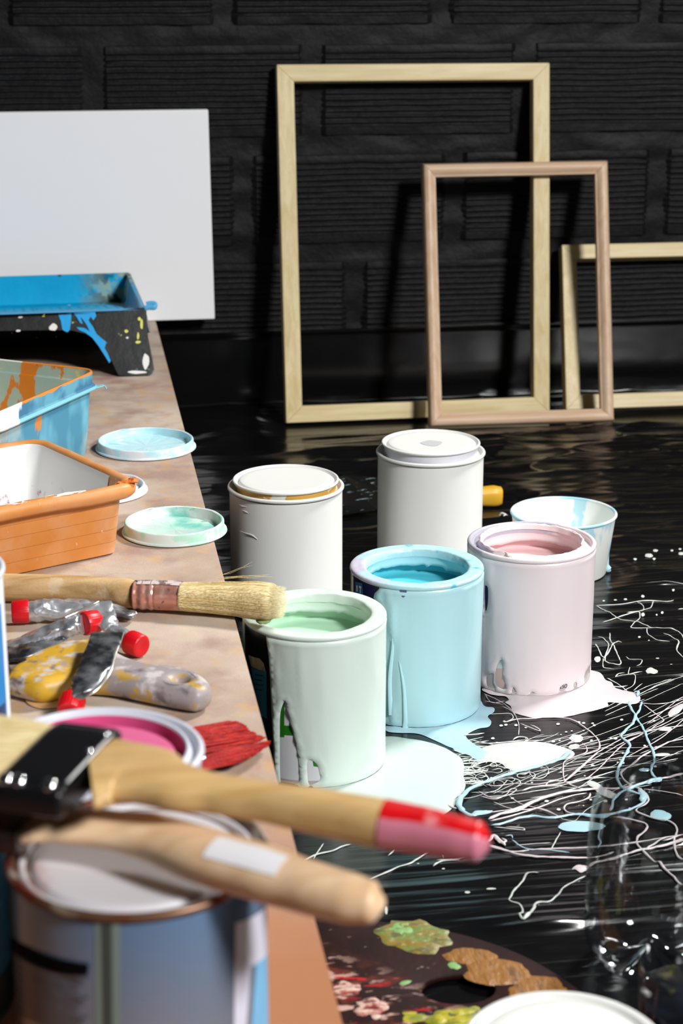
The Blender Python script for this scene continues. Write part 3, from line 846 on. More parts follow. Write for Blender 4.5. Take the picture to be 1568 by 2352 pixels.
c = wi.mix(wi.math('MULTIPLY', wi.ramp(wi.noise(70, 4, loc=(9, 4, 2)), .63, .70), wi.ramp(z_, .035, .02)), c, srgb(170, 60, 100))
c = wi.mix(wi.math('MULTIPLY', wi.ramp(wi.noise(9, 3), .5, .7), .3), c, srgb(216, 216, 212))
wi.color(c); wi.set(rough=.35, spec=.5, coat=.2); wi.bump(wi.noise(90, 4), .0004)
lin = [(.0110, rz-.0022), (.0120, rz-.004), (.0129, rz-.009), (.0190, BZ+.0045), (.0245, BZ+.003)]
v, f = tub(C0, e1, e2, .32, .178, lin, .020, cap0=False)
# lining stops short of the sharp right corner
me_v = [Vector(p) for p in v]; keep = []
E1 = Vector((*e1, 0)); E2 = Vector((*e2, 0))
for q in f:
    cc_ = sum((me_v[i] for i in q), Vector())/len(q)-Vector((*C0, 0)); a = cc_.dot(E1); b = cc_.dot(E2)
    if len(q) > 4 or a > .030 or b > .034: keep.append(q)
obj('paint_lining', (v, keep), wi.m, t, angle=50)
# white smears along the near lip and an orange crust on the corner
sm_p = [Vector((*C0, 0))+E1*a+E2*.0062+Vector((0, 0, rz-.0002)) for a in (.05, .07, .09, .11, .13)]
obj('white_smear', loft(sm_p, [.001, .006, .0045, .006, .001], [.0004, .0016, .0014, .0016, .0004], n=14, fn=lambda q, s, a, sd, u: q+sd*.0022*fbm(s*9, a, 1)+u*.0004*fbm(s*20, a, 3)), M('white_smear_paint', srgb(238, 234, 224), .4), t)
cr = [Vector((*C0, 0))+E1*a+E2*b+Vector((0, 0, rz-.0004+dz)) for a, b, dz in ((.022, .010, 0), (.012, .008, .0005), (.0065, .0070, .0006), (.004, .012, .0003), (.0035, .020, -.0006))]
obj('dried_crust', loft(cr, [.002, .006, .008, .006, .002], [.0008, .002, .003, .002, .0006], n=14, fn=lambda q, s, a, sd, u: q+u*.0012*fbm(q.x*300, q.y*300, 2)), M('orange_crust', srgb(210, 108, 34), .55, bump=(300, .0006), stains=[(srgb(110, 60, 30), 200, .62, .7)]), t)

# --- teal tub
C1 = (.0350, 1.7249); f1 = Vector((-.500, -.866)).normalized(); f2 = Vector((-.83, .555)).normalized(); tz = .213
tm = NT('paint_stained_teal_plastic')
c = tm.mix(tm.ramp(tm.noise(16, 3, (1, 1, .5)), .42, .52), srgb(110, 178, 200), srgb(74, 140, 168))
c = tm.mix(tm.ramp(tm.noise(20, 4, (1, 1, .35), loc=(4, 1, 0)), .56, .60), c, srgb(48, 104, 128))
c = tm.mix(tm.math('MULTIPLY', tm.ramp(tm.noise(14, 4, (1, 1, .6), loc=(1, 6, 3)), .50, .60), .75), c, srgb(178, 190, 184))
c = tm.mix(tm.ramp(tm.noise(38, 4, (1, 1, .5), loc=(8, 8, 3)), .66, .70), c, srgb(206, 132, 66))
tm.color(c); tm.set(rough=.45, spec=.4); tm.bump(tm.noise(50, 4), .0004)
ti = NT('paint_stained_inside')
c = ti.mix(ti.ramp(ti.noise(12, 3), .4, .6), srgb(170, 194, 182), srgb(192, 204, 184))
c = ti.mix(ti.ramp(ti.noise(34, 4, (1, 1, .45), loc=(3, 5, 0)), .56, .585), c, srgb(226, 128, 22))
c = ti.mix(ti.ramp(ti.noise(42, 4, loc=(7, 5, 2)), .66, .69), c, srgb(228, 222, 150))
c = ti.mix(ti.ramp(ti.noise(60, 3, loc=(1, 2, 2)), .72, .75), c, srgb(60, 50, 46))
ti.color(c); ti.set(rough=.4); ti.bump(ti.noise(60, 4), .0006)
tr_ = NT('orange_edged_rim')
c = tr_.mix(tr_.ramp(tr_.noise(22, 3), .45, .56), srgb(64, 116, 146), srgb(96, 156, 176))
c = tr_.mix(tr_.ramp(tr_.math('ADD', tr_.xyz()[2], tr_.ramp(tr_.noise(80, 4), .3, .7, -.0015, .0015)), tz-BZ-.0022, tz-BZ-.0012), c, srgb(222, 132, 40))
c = tr_.mix(tr_.math('LESS_THAN', tr_.xyz()[2], tz-BZ-.0136), c, srgb(120, 184, 200))
c = tr_.mix(tr_.ramp(tr_.math('ADD', tr_.xyz()[0], tr_.ramp(tr_.noise(22, 3), .3, .7, -.008, .008)), -.078, -.0795), c, srgb(230, 232, 226))
tr_.color(c); tr_.set(rough=.45); tr_.bump(tr_.noise(120, 4), .0006)
t = thing('paint_tray', 'deep blue-green tub smeared with orange and yellow paint, behind the orange tray', 'tray', (C1[0], C1[1], BZ))
def tubt(lv, **k): return tub(C1, f1, f2, .194, .19, lv, .016, **k)
obj('tray_body', tubt([(.030, BZ+.0012), (.018, BZ+.0006), (.012, BZ+.003), (.0098, BZ+.010), (.0048, tz-.0165)], cap1=False), tm.m, t, angle=50)
obj('rim', tubt([(.0048, tz-.0160), (-.0008, tz-.0172), (-.0016, tz-.0158), (-.0002, tz-.0138), (.0022, tz-.0130), (.0026, tz-.0118), (.0022, tz-.0012), (.0028, tz), (.0042, tz), (.0048, tz-.001)], cap0=False, cap1=False, wob=.0004), tr_.m, t, angle=60)
obj('paint_lining', tubt([(.0048, tz-.0008), (.0052, tz-.0112), (.0075, tz-.0125), (.0120, BZ+.010), (.0145, BZ+.005), (.022, BZ+.003)], cap0=False), ti.m, t, angle=50)
fp = Vector((*C1, 0))+Vector((.0015, .0005, tz-.0165))
obj('bent_tab', loft([fp+Vector((-.008, -.006, .0)), fp+Vector((-.001, .0, .0006)), fp+Vector((.0015, .001, -.0006)), fp+Vector((.0032, .001, -.0030))], [.006, .007, .006, .004], [.0012, .0014, .0014, .001], n=12), tr_.m, t)

# --- blue roller tray
T0 = (.0955, 2.0900); g1 = Vector((-.9995, -.03, 0)); g2 = Vector((-.03, .9995, 0)).normalized(); L1, L2 = .30, .247; bz = .2005
bl = NT('blue_paint_layer')
c = bl.mix(bl.ramp(bl.noise(20, 4), .4, .6), srgb(0, 158, 206), srgb(0, 164, 210))
x_, y_, z_ = bl.xyz()
c = bl.mix(bl.ramp(y_, .135, .085), c, srgb(86, 164, 208))
cor = bl.math('MULTIPLY', bl.ramp(x_, -.075, -.02), bl.ramp(y_, .13, .22))
c = bl.mix(bl.math('MULTIPLY', bl.ramp(bl.noise(55, 6), .42, .54), cor), c, srgb(168, 176, 140))
c = bl.mix(bl.math('MULTIPLY', bl.ramp(bl.noise(48, 6, loc=(3, 0, 0)), .5, .56), cor), c, srgb(30, 34, 36))
c = bl.mix(bl.ramp(bl.noise(50, 5, loc=(6, 1, 0)), .68, .71), c, srgb(40, 40, 44))
c = bl.mix(bl.ramp(bl.noise(44, 5, loc=(2, 8, 0)), .70, .73), c, srgb(200, 220, 230))
bl.color(c); bl.set(rough=.5, spec=.15); bl.bump(bl.noise(70, 4), .0005)
bk = NT('black_plastic_with_paint_specks')
c = bk.mix(bk.ramp(bk.noise(70, 4, loc=(3, 2, 1)), .70, .72), srgb(20, 21, 22), srgb(222, 222, 214))
c = bk.mix(bk.ramp(bk.noise(80, 4, loc=(8, 2, 5)), .705, .725), c, srgb(206, 206, 90))
c = bk.mix(bk.ramp(bk.noise(90, 3, loc=(1, 1, 5)), .73, .74), c, srgb(30, 150, 210))
bk.color(c); bk.set(rough=.35); bk.bump(bk.noise(60, 3), .0004)
t = thing('paint_roller_tray', 'black plastic roller tray coated with bright blue paint, in front of the blank canvas', 'tray', (T0[0], T0[1], BZ))
nu, nv = 130, 110; v = []; f = []
def trayz(a, b):
    e = min(a, L1-a, b-0, L2-b)
    fl_ = bz-.005-.030*min(1, max(0, (b-.012)/.20))
    if .02 < b < .20 and .02 < a < L1-.02:
        row = b/.011; k = int(row); fr = row-k; col = (a+(k % 2)*.011)/.022; fc = col-int(col)
        if .3 < fr < .62 and .2 < fc < .75: fl_ += .0016
    w = max(0, min(1, (e-.004)/.007)); w = w*w*(3-2*w)
    edge = bz if b > .006 or 1 else bz
    return edge*(1-w)+min(edge, fl_)*w-(.0015 if e < .0006 else 0)
for j in range(nv+1):
    for i in range(nu+1):
        a = L1*i/nu; b = L2*j/nv
        q = Vector((*T0, 0))+g1*a+g2*b; v.append((q.x, q.y, trayz(a, b)))
f = [(j*(nu+1)+i, j*(nu+1)+i+1, (j+1)*(nu+1)+i+1, (j+1)*(nu+1)+i) for j in range(nv) for i in range(nu)]
obj('basin', (v, f), bl.m, t, angle=60)
obj('underside', ([(x, y, z-.0022) for x, y, z in v], f), bk.m, t, angle=60)
wl = MB(); wv = []
for (b_, z_w) in ((.05, bz-.020), (.135, BZ+.006), (.150, BZ+.0035), (L2-.02, BZ+.0035), (L2-.0055, BZ+.008), (L2-.005, bz-.046)):
    for a_w in (.034, L1-.034): q = Vector((*T0, 0))+g1*a_w+g2*b_; wv.append((q.x, q.y, z_w))
wl.add(wv, [(2*i, 2*i+1, 2*i+3, 2*i+2) for i in range(5)]+[(0, 2, 4, 6, 8, 10), (1, 3, 5, 7, 9, 11)])
bevel(obj('paint_well', wl, bk.m, t, angle=30), .002)
def skirtpt(px, py, off=0):
    d = ray(px, py)          # sloping plane Y = 2.060+off + .42*(z-.128)
    tt = (2.060+off+.42*(CAMH-.128))/(d[1]-.42*d[2]); return Vector((d[0]*tt, d[1]*tt, CAMH+d[2]*tt))
sk = [(331, 709), (337, 760), (348, 815), (354, 848), (350, 859), (340, 864), (284, 866), (272, 862), (266, 850), (254, 822), (238, 796), (220, 778), (195, 766), (165, 759), (120, 758), (60, 759), (0, 760), (-120, 762), (-200, 766), (-225, 790), (-245, 830), (-258, 862), (-330, 866), (-345, 850), (-325, 728), (-200, 727), (0, 726), (150, 718), (330, 708)]
sk = sk[:-1]
front = [skirtpt(*q) for q in sk]
zmin = min(q.z for q in front)
def slab(pts, thick, nrm):
    """extruded outline of 3d points lying on one plane"""
    vo, F, _ = tri_region([(q.x, q.z) for q in pts]); 
    mb = MB(); k = len(pts)
    import itertools
    mapz = {}
    # points are kept in order by the triangulation
    ys = [q.y for q in pts]; v3 = []
    for (x, z) in vo:
        best = min(range(k), key=lambda i: (pts[i].x-x)**2+(pts[i].z-z)**2); v3.append(Vector((x, ys[best], z)))
    n = Vector(nrm).normalized()*thick
    mb.add(v3, F); mb.add([p+n for p in v3], [tuple(reversed(q)) for q in F])
    ring = list(pts)
    mb.add(ring+[p+n for p in ring], [(i, (i+1) % k, k+(i+1) % k, k+i) for i in range(k)])
    return mb
for q in front: q.z = max(q.z, BZ+.0008)
obj('front_skirt', slab(front, .0025, (0, 1, .3)), bk.m, t, angle=30)
sd = [Vector((*T0, 0))+g2*b+Vector((.001, 0, z)) for b, z in ((.0, bz-.002), (-.028, BZ+.001), (.012, BZ+.001), (.04, bz-.03), (.10, bz-.045), (.17, bz-.05), (.2, BZ+.001), (.24, BZ+.001), (L2, bz-.002))]
mb = MB(); k = len(sd)
sd2 = [p+Vector((-.0025, 0, 0)) for p in sd]
vo, F, _ = tri_region([(q.y, q.z) for q in sd])
mb.add([Vector((sd[min(range(k), key=lambda i: abs(sd[i].y-a)+abs(sd[i].z-b))].x, a, b)) for a, b in vo], F)
mb.add([Vector((sd2[min(range(k), key=lambda i: abs(sd[i].y-a)+abs(sd[i].z-b))].x, a, b)) for a, b in vo], F)
mb.add(sd+sd2, [(i, (i+1) % k, k+(i+1) % k, k+i) for i in range(k)])
obj('side_skirt', mb, bk.m, t, angle=30)
# blue run down the front
run = [[(133, 721), (164, 719), (163, 740), (160, 758), (155, 763), (149, 761), (143, 756), (140, 738)],
       [(168, 719), (218, 716), (221, 726), (214, 736), (208, 727), (203, 736), (214, 752), (222, 768), (236, 780), (244, 786), (240, 800), (247, 812), (254, 828), (251, 834), (240, 816), (226, 794), (212, 776), (196, 764), (182, 758), (176, 752), (194, 754), (206, 762), (200, 748), (192, 736), (184, 728), (190, 744), (184, 742), (176, 728)]]
blr = paint('bright_blue_run', srgb(18, 156, 220), .35)
for k, L in enumerate(run):
    pts = [skirtpt(x, y, -.0007) for x, y in L]
    obj('blue_drip', slab(pts, .0012, (0, 1, .3)), blr, t, angle=30)
wsp = M('white_paint_spatter', srgb(226, 226, 222), .4); ysp = M('yellow_paint_spatter', srgb(214, 212, 96), .4)
def speck(name, px, py, rx, ry, mat, parent, ptf):
    L = [(px+rx*math.cos(a)*(1+.15*math.sin(2*a+px)), py+ry*math.sin(a)*(1+.15*math.cos(3*a+py))) for a in [2*PI*k/14 for k in range(14)]]
    pts = [ptf(x, y, -.0006) for x, y in L]
    return obj(name, slab(pts, .0010, (0, 1, .3)), mat, parent, angle=30)
for q in ((122, 752, 9, 8, wsp), (47, 728, 5, 3, wsp), (290, 761, 4, 3.5, ysp), (325, 745, 3.5, 11, ysp), (320, 733, 4, 4, ysp), (317, 772, 2.5, 8, ysp), (317, 786, 6, 3, ysp), (292, 776, 3, 2, wsp), (335, 830, 7, 18, wsp), (42, 760, 6, 2, wsp), (315, 855, 20, 3.5, wsp)):
    speck('paint_speck', *q, t, skirtpt)
# little hook on the right end
hp = [skirtpt(x, y) for x, y in ((332, 708), (343, 706), (354, 706), (355, 698), (345, 697), (336, 699))]
obj('hook', loft(hp, [.006]*6, [.0026]*6, up=(0, 1, 0), n=10), bl.m, t)
hb = [skirtpt(x, y, .004) for x, y in ((330, 712), (336, 740), (342, 764))]
obj('strap', loft(hb, [.0045, .0045, .004], [.002]*3, up=(0, 1, 0), n=10), bk.m, t)

# ================================================================== LIDS ON THE BENCH
def bucket_lid(label, cxy, Rr, outer_m, inner_m, h=.0075):
    c = (*cxy, BZ+.0002)
    t = thing('bucket_lid', label, 'lid', c)
    p = [(0, .0012), (Rr-.008, .0008), (Rr-.004, .0004), (Rr-.001, .0002), (Rr, .0010), (Rr-.0002, .0020), (Rr-.0022, .0026), (Rr-.0024, h-.0012), (Rr-.0030, h-.0002), (Rr-.0040, h), (Rr-.0050, h-.0008)]
    obj('lid_shell', lathe(p, c, 112, lambda a, j, r, z: (r, z+(.0005*fbm(math.cos(a)*3, math.sin(a)*3, 1) if j > 6 else 0))), outer_m, t, angle=60)
    q = [(Rr-.0049, h-.0007), (Rr-.0056, h-.0025), (Rr-.0062, .0030), (Rr-.0078, .0022), (Rr-.0105, .0022), (Rr-.0115, .0028), (Rr-.013, .0026), (Rr*.5, .0024), (0, .0023)]
    obj('paint_film', lathe(q, c, 112, lambda a, j, r, z: (r, z+(.0006*fbm(math.cos(a)*r*160, math.sin(a)*r*160, 2) if j > 1 else 0))), inner_m, t, angle=80)
    return t
cy_m = M('pale_cyan_film', srgb(188, 230, 238), .2, stains=[(srgb(164, 218, 230), 30, .52, .72), (srgb(226, 242, 246), 42, .58, .70)], coat=.3)
cy_o = M('white_lid_with_cyan', srgb(222, 226, 230), .4, stains=[(srgb(170, 220, 230), 50, .46, .60)])
p = G(335, 1030, BZ); bucket_lid('upturned bucket lid filmed with pale cyan paint, farthest of the lids on the bench', (p.x, p.y), .0490, cy_o, cy_m, .0095)
te_m = NT('teal_film')
x_, y_, z_ = te_m.xyz()
c = te_m.mix(te_m.ramp(te_m.noise(32, 4), .45, .58), srgb(196, 232, 216), srgb(204, 216, 212))
c = te_m.mix(te_m.math('MULTIPLY', te_m.ramp(te_m.noise(26, 5, loc=(3, 3, 0)), .42, .56), te_m.ramp(te_m.math('ADD', x_, y_), -.02, .03)), c, srgb(96, 196, 178))
c = te_m.mix(te_m.math('MULTIPLY', te_m.ramp(te_m.noise(50, 5, loc=(5, 3, 0)), .50, .58), te_m.ramp(te_m.math('ADD', x_, y_), .030, .05)), c, srgb(34, 150, 130))
te_m.color(c); te_m.set(rough=.3, coat=.2); te_m.bump(te_m.noise(90, 4), .0008)
te_o = M('mint_white_lid', srgb(212, 224, 218), .4, stains=[(srgb(178, 222, 200), 60, .5, .56)])
p = G(401, 1222, BZ); bucket_lid('upturned lid with green and teal paint inside, overhanging the bench edge by the orange tray', (p.x, p.y), .0440, te_o, te_m.m, .0105)
p = G(341, 1128, BZ); bucket_lid('plain white lid almost hidden behind the corner of the orange tray', (p.x-.0445, p.y+.004), .0442, M('white_lid', srgb(220, 222, 226), .4), M('white_lid_inside', srgb(226, 228, 230), .4), .0070)

# ================================================================== BRUSHES
def pxpath(L, z): return [G(x, y, zz if zz is not None else z) for x, y, zz in [(q[0], q[1], q[2] if len(q) > 2 else None) for q in L]]
def strands(paths, rad, n=4):
    """thin hairs: paths = list of point lists"""
    mb = MB()
    for P in paths:
        m = len(P); v = []; f = []
        for i, p in enumerate(P):
            t = (P[min(i+1, m-1)]-P[max(i-1, 0)]).normalized(); s = t.cross(Vector((0, 0, 1))).normalized(); u = s.cross(t)
            rr = rad*(1-.6*i/(m-1))
            for k in range(n):
                a = 2*PI*k/n; v.append(p+s*rr*math.cos(a)+u*rr*math.sin(a))
        for i in range(m-1):
            for k in range(n): f.append((i*n+k, i*n+(k+1) % n, (i+1)*n+(k+1) % n, (i+1)*n+k))
        f.append(tuple((m-1)*n+k for k in range(n)))
        mb.add(v, f)
    return mb
def brushwood(name, light, dark, rot, sc=1.):
    n = NT(name)
    mp = n.mapping((2, 26, 26), rot=(0, 0, rot)); t = n.n.new('ShaderNodeTexNoise'); n.link(mp, t.inputs['Vector'])
    t.inputs['Scale'].default_value = 5*sc; t.inputs['Detail'].default_value = 5; t.inputs['Distortion'].default_value = .4
    c = n.mix(n.ramp(t.outputs[0], .35, .68), light, dark); n.color(c); n.set(rough=.42, spec=.45); n.bump(t.outputs[0], .0001)
    return n, t.outputs[0], c
# --- round brush lying across the bench
A = G(-40, 1349, .1405); Bp = G(636, 1384, .1420)
rot = -math.atan2(Bp.y-A.y, Bp.x-A.x)
t = thing('paint_brush', 'thick round paint brush with worn wooden handle, its pale bristles touching the green can', 'brush', G(200, 1360, BZ))
n, tex, c = brushwood('worn_handle_wood', srgb(214, 180, 130), srgb(176, 134, 84), rot)
c = n.mix(n.math('MULTIPLY', n.ramp(n.noise(60, 5), .58, .66), .5), c, srgb(224, 204, 176)); n.color(c)
n.bump(n.noise(500, 3), .00025); n.set(rough=.6)
hw = n.m
obj('handle', loft(pxpath([(-40, 1348), (60, 1350), (160, 1352), (240, 1357), (285, 1362), (313, 1367)], .1395), [.0200, .0200, .0196, .0200, .0225, .0200], [.0205, .0205, .0200, .0205, .0215, .0190], n=36, power=2.2), hw, t)
cpn = NT('copper_ferrule')
c = cpn.mix(cpn.ramp(cpn.noise(60, 4), .45, .6), srgb(206, 144, 126), srgb(228, 196, 186))
c = cpn.mix(cpn.ramp(cpn.noise(80, 4, loc=(4, 4, 0)), .62, .68), c, srgb(96, 66, 60))
cpn.color(c); cpn.set(rough=.32, metal=.55); cpn.bump(cpn.noise(70, 3), .0006)
def ribs(q, s, a, sd, u):
    d = .0005*math.sin(s*38) if (s < .45) else .0002*fbm(s*30, a*2, 2)
    return q+(sd*math.cos(a)+u*math.sin(a))*d
fe = obj('ferrule', loft(pxpath([(308, 1366), (345, 1367), (380, 1368), (418, 1370)], .1405), [.0212, .0226, .0232, .0236], [.0204, .0212, .0212, .0210], n=40, power=2.2, fn=ribs, step=10), cpn.m, t)
labp = M('torn_paper_label', srgb(206, 190, 186), .6, stains=[(srgb(120, 96, 92), 120, .5, .56)])
def loft_patch(path, ws, ts, s0, s1, a0, a1, off, n=14, power=2.4, step=8, wob=0):
    P = catmull(path, step); m = len(P); W = lerp_list(ws, m); T = lerp_list(ts, m); v = []; f = []
    i0, i1 = int(s0*(m-1)), int(round(s1*(m-1)))
    for i in range(i0, i1+1):
        t_ = (P[min(i+1, m-1)]-P[max(i-1, 0)]).normalized(); side = t_.cross(Vector((0, 0, 1))).normalized(); u = side.cross(t_).normalized()
        for k in range(n+1):
            a = a0+(a1-a0)*k/n
            x = math.copysign(abs(math.cos(a))**(2/power), math.cos(a))*(W[i]/2+off); y = math.copysign(abs(math.sin(a))**(2/power), math.sin(a))*(T[i]/2+off)
            q = P[i]+side*x+u*y
            if wob: q += t_*wob*fbm(k*.5, i*.1, 3)*(1 if i in (i0, i1) else 0)
            v.append(q)
    r_ = i1-i0
    for i in range(r_):
        for k in range(n): f.append((i*(n+1)+k, i*(n+1)+k+1, (i+1)*(n+1)+k+1, (i+1)*(n+1)+k))
    return v, f
obj('paper_label', loft_patch(pxpath([(308, 1366), (345, 1367), (380, 1368), (418, 1370)], .1405), [.0212, .0226, .0232, .0236], [.0204, .0212, .0212, .0210], .12, 1, R(68), R(128), .0004, power=2.2, step=10, wob=.002), labp, fe)
bs = NT('pale_bristle_hair')
mp = bs.mapping((3, 60, 60), rot=(0, 0, rot)); tn = bs.n.new('ShaderNodeTexNoise'); bs.link(mp, tn.inputs['Vector']); tn.inputs['Scale'].default_value = 22; tn.inputs['Detail'].default_value = 4
c = bs.mix(bs.ramp(tn.outputs[0], .35, .65), srgb(252, 238, 188), srgb(210, 176, 108))
tipf = bs.ramp(bs.xyz()[0], G(600, 1380, .14).x-G(200, 1360, BZ).x, G(632, 1380, .14).x-G(200, 1360, BZ).x)
c = bs.mix(tipf, c, srgb(240, 230, 186)); bs.color(c); bs.set(rough=.7, spec=.2); bs.bump(tn.outputs[0], .0012)
bp_ = pxpath([(414, 1370), (470, 1372), (530, 1375), (585, 1379), (616, 1382), (632, 1383)], .1410)
BW, BT = [.0225, .0245, .0275, .0305, .0300, .0230], [.0200, .0215, .0235, .0262, .0256, .0180]
core = loft(bp_, BW, BT, n=44, power=2.3, fn=lambda q, s, a, sd, u: q+(sd*math.cos(a)+u*math.sin(a))*.0007*mn.noise(Vector((s*2, math.cos(a)*9, math.sin(a)*9))))
mb = MB(); mb.add(*core)
P = catmull(bp_, 4); W = lerp_list(BW, len(P)); T = lerp_list(BT, len(P)); hairs = []
random.seed(11)
for k in range(520):
    a = random.uniform(0, 2*PI); fr = random.uniform(.86, 1.05); path = []; s0 = random.randint(0, 8)
    da = random.uniform(-.10, .10); ext = random.uniform(.0, .004); drift = random.uniform(-.0002, .0010)
    for i in range(s0, len(P)):
        t_ = (P[min(i+1, len(P)-1)]-P[max(i-1, 0)]).normalized(); side = t_.cross(Vector((0, 0, 1))).normalized(); u = side.cross(t_).normalized()
        aa = a+da*i/len(P); w_ = max(W[i], W[-3]*.93 if i > len(P)-4 else 0); h_ = max(T[i], T[-3]*.93 if i > len(P)-4 else 0)
        path.append(P[i]+side*math.cos(aa)*w_/2*fr+u*math.sin(aa)*h_/2*fr+(side*math.cos(aa)+u*math.sin(aa))*drift*(i-s0)/len(P)+t_*(ext*(i-s0)/len(P)))
    if len(path) > 3: hairs.append(path)
for k in range(420):          # blunt face of the tip
    a = random.uniform(0, 2*PI); r_ = math.sqrt(random.random())*.97
    q = P[-4]; t_ = (P[-1]-P[-5]).normalized(); side = t_.cross(Vector((0, 0, 1))).normalized(); u = side.cross(t_).normalized()
    b0 = q+side*math.cos(a)*r_*.0145+u*math.sin(a)*r_*.0124
    L = .0085+.003*(1-r_)+random.uniform(0, .0012)
    hairs.append([b0, b0+t_*L*.5, b0+t_*L+side*random.uniform(-.0006, .0006)+u*random.uniform(-.0006, .0006)])
h0 = G(505, 1322, .150)
hairs.append([h0, G(530, 1313, .153), G(558, 1302, .156), G(580, 1290, .158)])
hairs.append([h0+Vector((0, .001, 0)), G(530, 1316, .152), G(560, 1303, .155), G(578, 1299, .156)])
for k in range(6):
    y0 = 1326+random.uniform(0, 5)
    hairs.append([G(500+k*6, y0, .153), G(545+k*7, y0-4, .155), G(590+k*7, y0-3+random.uniform(-3, 3), .156)])
hm = strands(hairs, .00014)
mb.add(hm.v, hm.f)
obj('bristles', mb, bs.m, t, angle=180)
gp = M('wet_green_on_bristles', srgb(136, 152, 96), .4)
obj('green_paint_dab', loft(pxpath([(588, 1425), (600, 1428), (612, 1426), (622, 1421)], .1285), [.001, .006, .006, .001], [.001, .003, .003, .001], n=12, fn=lambda q, s, a, sd, u: q+u*.0008*fbm(s*9, a*2, 4)), gp, t)

# --- red flat brush beside the hot pink can
redm = NT('dried_red_bristles')
r0, r1 = G(400, 1750, .136), G(615, 1690, .136); rrot = -math.atan2(r1.y-r0.y, r1.x-r0.x)
mp = redm.mapping((3, 50, 50), rot=(0, 0, rrot)); tn = redm.n.new('ShaderNodeTexNoise'); redm.link(mp, tn.inputs['Vector']); tn.inputs['Scale'].default_value = 20; tn.inputs['Detail'].default_value = 4
c = redm.mix(redm.ramp(tn.outputs[0], .38, .66), srgb(186, 30, 22), srgb(112, 16, 16))
c = redm.mix(redm.ramp(redm.noise(120, 4), .70, .75, 0, .5), c, srgb(214, 96, 76)); redm.color(c); redm.set(rough=.6, spec=.25); redm.bump(tn.outputs[0], .0010)
t = thing('paint_brush', 'flat brush with stiff split bristles caked in dried red paint at the bench edge', 'brush', G(470, 1730, BZ))
mb = MB(); hs_ = []
def pl_at(L, u):
    u = u*(len(L)-1); k = min(int(u), len(L)-2); a, b = L[k], L[k+1]; u -= k
    return (a[0]*(1-u)+b[0]*u, a[1]*(1-u)+b[1]*u)
fans = [([(398, 1686), (400, 1700), (402, 1716)], [(530, 1655), (548, 1657), (562, 1664), (572, 1672), (560, 1682)], 190, .1375),
        ([(400, 1698), (402, 1714), (404, 1732)], [(556, 1676), (572, 1676), (588, 1682), (592, 1690), (580, 1696)], 170, .1368),
        ([(402, 1716), (406, 1732), (410, 1746)], [(578, 1688), (598, 1689), (612, 1694), (600, 1701), (570, 1712)], 190, .1358),
        ([(418, 1752), (426, 1764), (436, 1780)], [(612, 1702), (622, 1702), (618, 1712), (590, 1732), (556, 1750)], 240, .1350)]
for k, (A_, B_, n_, z) in enumerate(fans):
    for j in range(n_):
        u = random.random(); a = pl_at(A_, u); b = pl_at(B_, min(1, max(0, u+random.uniform(-.12, .12))))
        zz = z+random.uniform(-.0035, .0030)*(1 if k < 3 else 1.2); e = random.uniform(.90, 1.0)
        m1 = (a[0]*.6+b[0]*.4, a[1]*.6+b[1]*.4-3+random.uniform(-1.5, 1.5)); b = (a[0]+(b[0]-a[0])*e, a[1]+(b[1]-a[1])*e)
        hs_.append([G(*a, zz), G(*m1, zz+.0006), G(*b, z*.6+zz*.4)])
hm = strands(hs_, .00085, 5); mb.add(hm.v, hm.f)
obj('bristles', mb, redm.m, t, angle=180)
obj('ferrule', loft(pxpath([(340, 1760), (372, 1752), (405, 1742), (425, 1733)], .136), [.034, .036, .038, .036], [.009]*4, n=28, power=4), M('blue_grey_ferrule', srgb(96, 140, 190), .3, .6), t)
obj('handle', loft(pxpath([(150, 1800), (220, 1786), (290, 1772), (342, 1760)], .136), [.012, .012, .016, .030], [.008, .009, .010, .0085], n=24), M('red_brush_handle', srgb(190, 150, 100), .5), t)

# --- blurred brushes across the front can
lowP = pxpath([(60, 1886), (150, 1894), (250, 1905), (350, 1922), (470, 1965), (600, 2004), (700, 2036), (790, 2060), (850, 2072), (884, 2075)], .2580)
lowW = [.034, .026, .024, .026, .0270, .0260, .0215, .0200, .0175, .004]
lowT = [.011, .011, .0125, .0160, .0195, .0205, .0200, .0188, .0160, .004]
rot2 = -math.atan2(lowP[-1].y-lowP[1].y, lowP[-1].x-lowP[1].x)
n, tex, c = brushwood('pale_beech_handle', srgb(238, 204, 166), srgb(222, 182, 140), rot2)
t = thing('paint_brush', 'beech-handled brush with a white sticker, lying on the front can under the other brush', 'brush', G(400, 1950, .2472))
obj('handle', loft(lowP, lowW, lowT, n=36, power=2.1), n.m, t)
obj('sticker', loft_patch(lowP, lowW, lowT, .475, .625, R(38), R(92), .0003, power=2.1), M('white_sticker', srgb(244, 242, 244), .35), t)
obj('ferrule', loft(pxpath([(-40, 1876), (0, 1880), (45, 1884), (85, 1889)], .2580), [.045, .045, .044, .040], [.013]*4, n=30, power=4), M('copper_brown_ferrule', srgb(150, 96, 70), .35, .6, stains=[(srgb(50, 36, 34), 40, .5, .6)]), t)
obj('bristles', loft(pxpath([(-160, 1862), (-100, 1869), (-38, 1876)], .2580), [.052, .050, .045], [.012, .014, .013], n=30, power=3), bs.m, t)

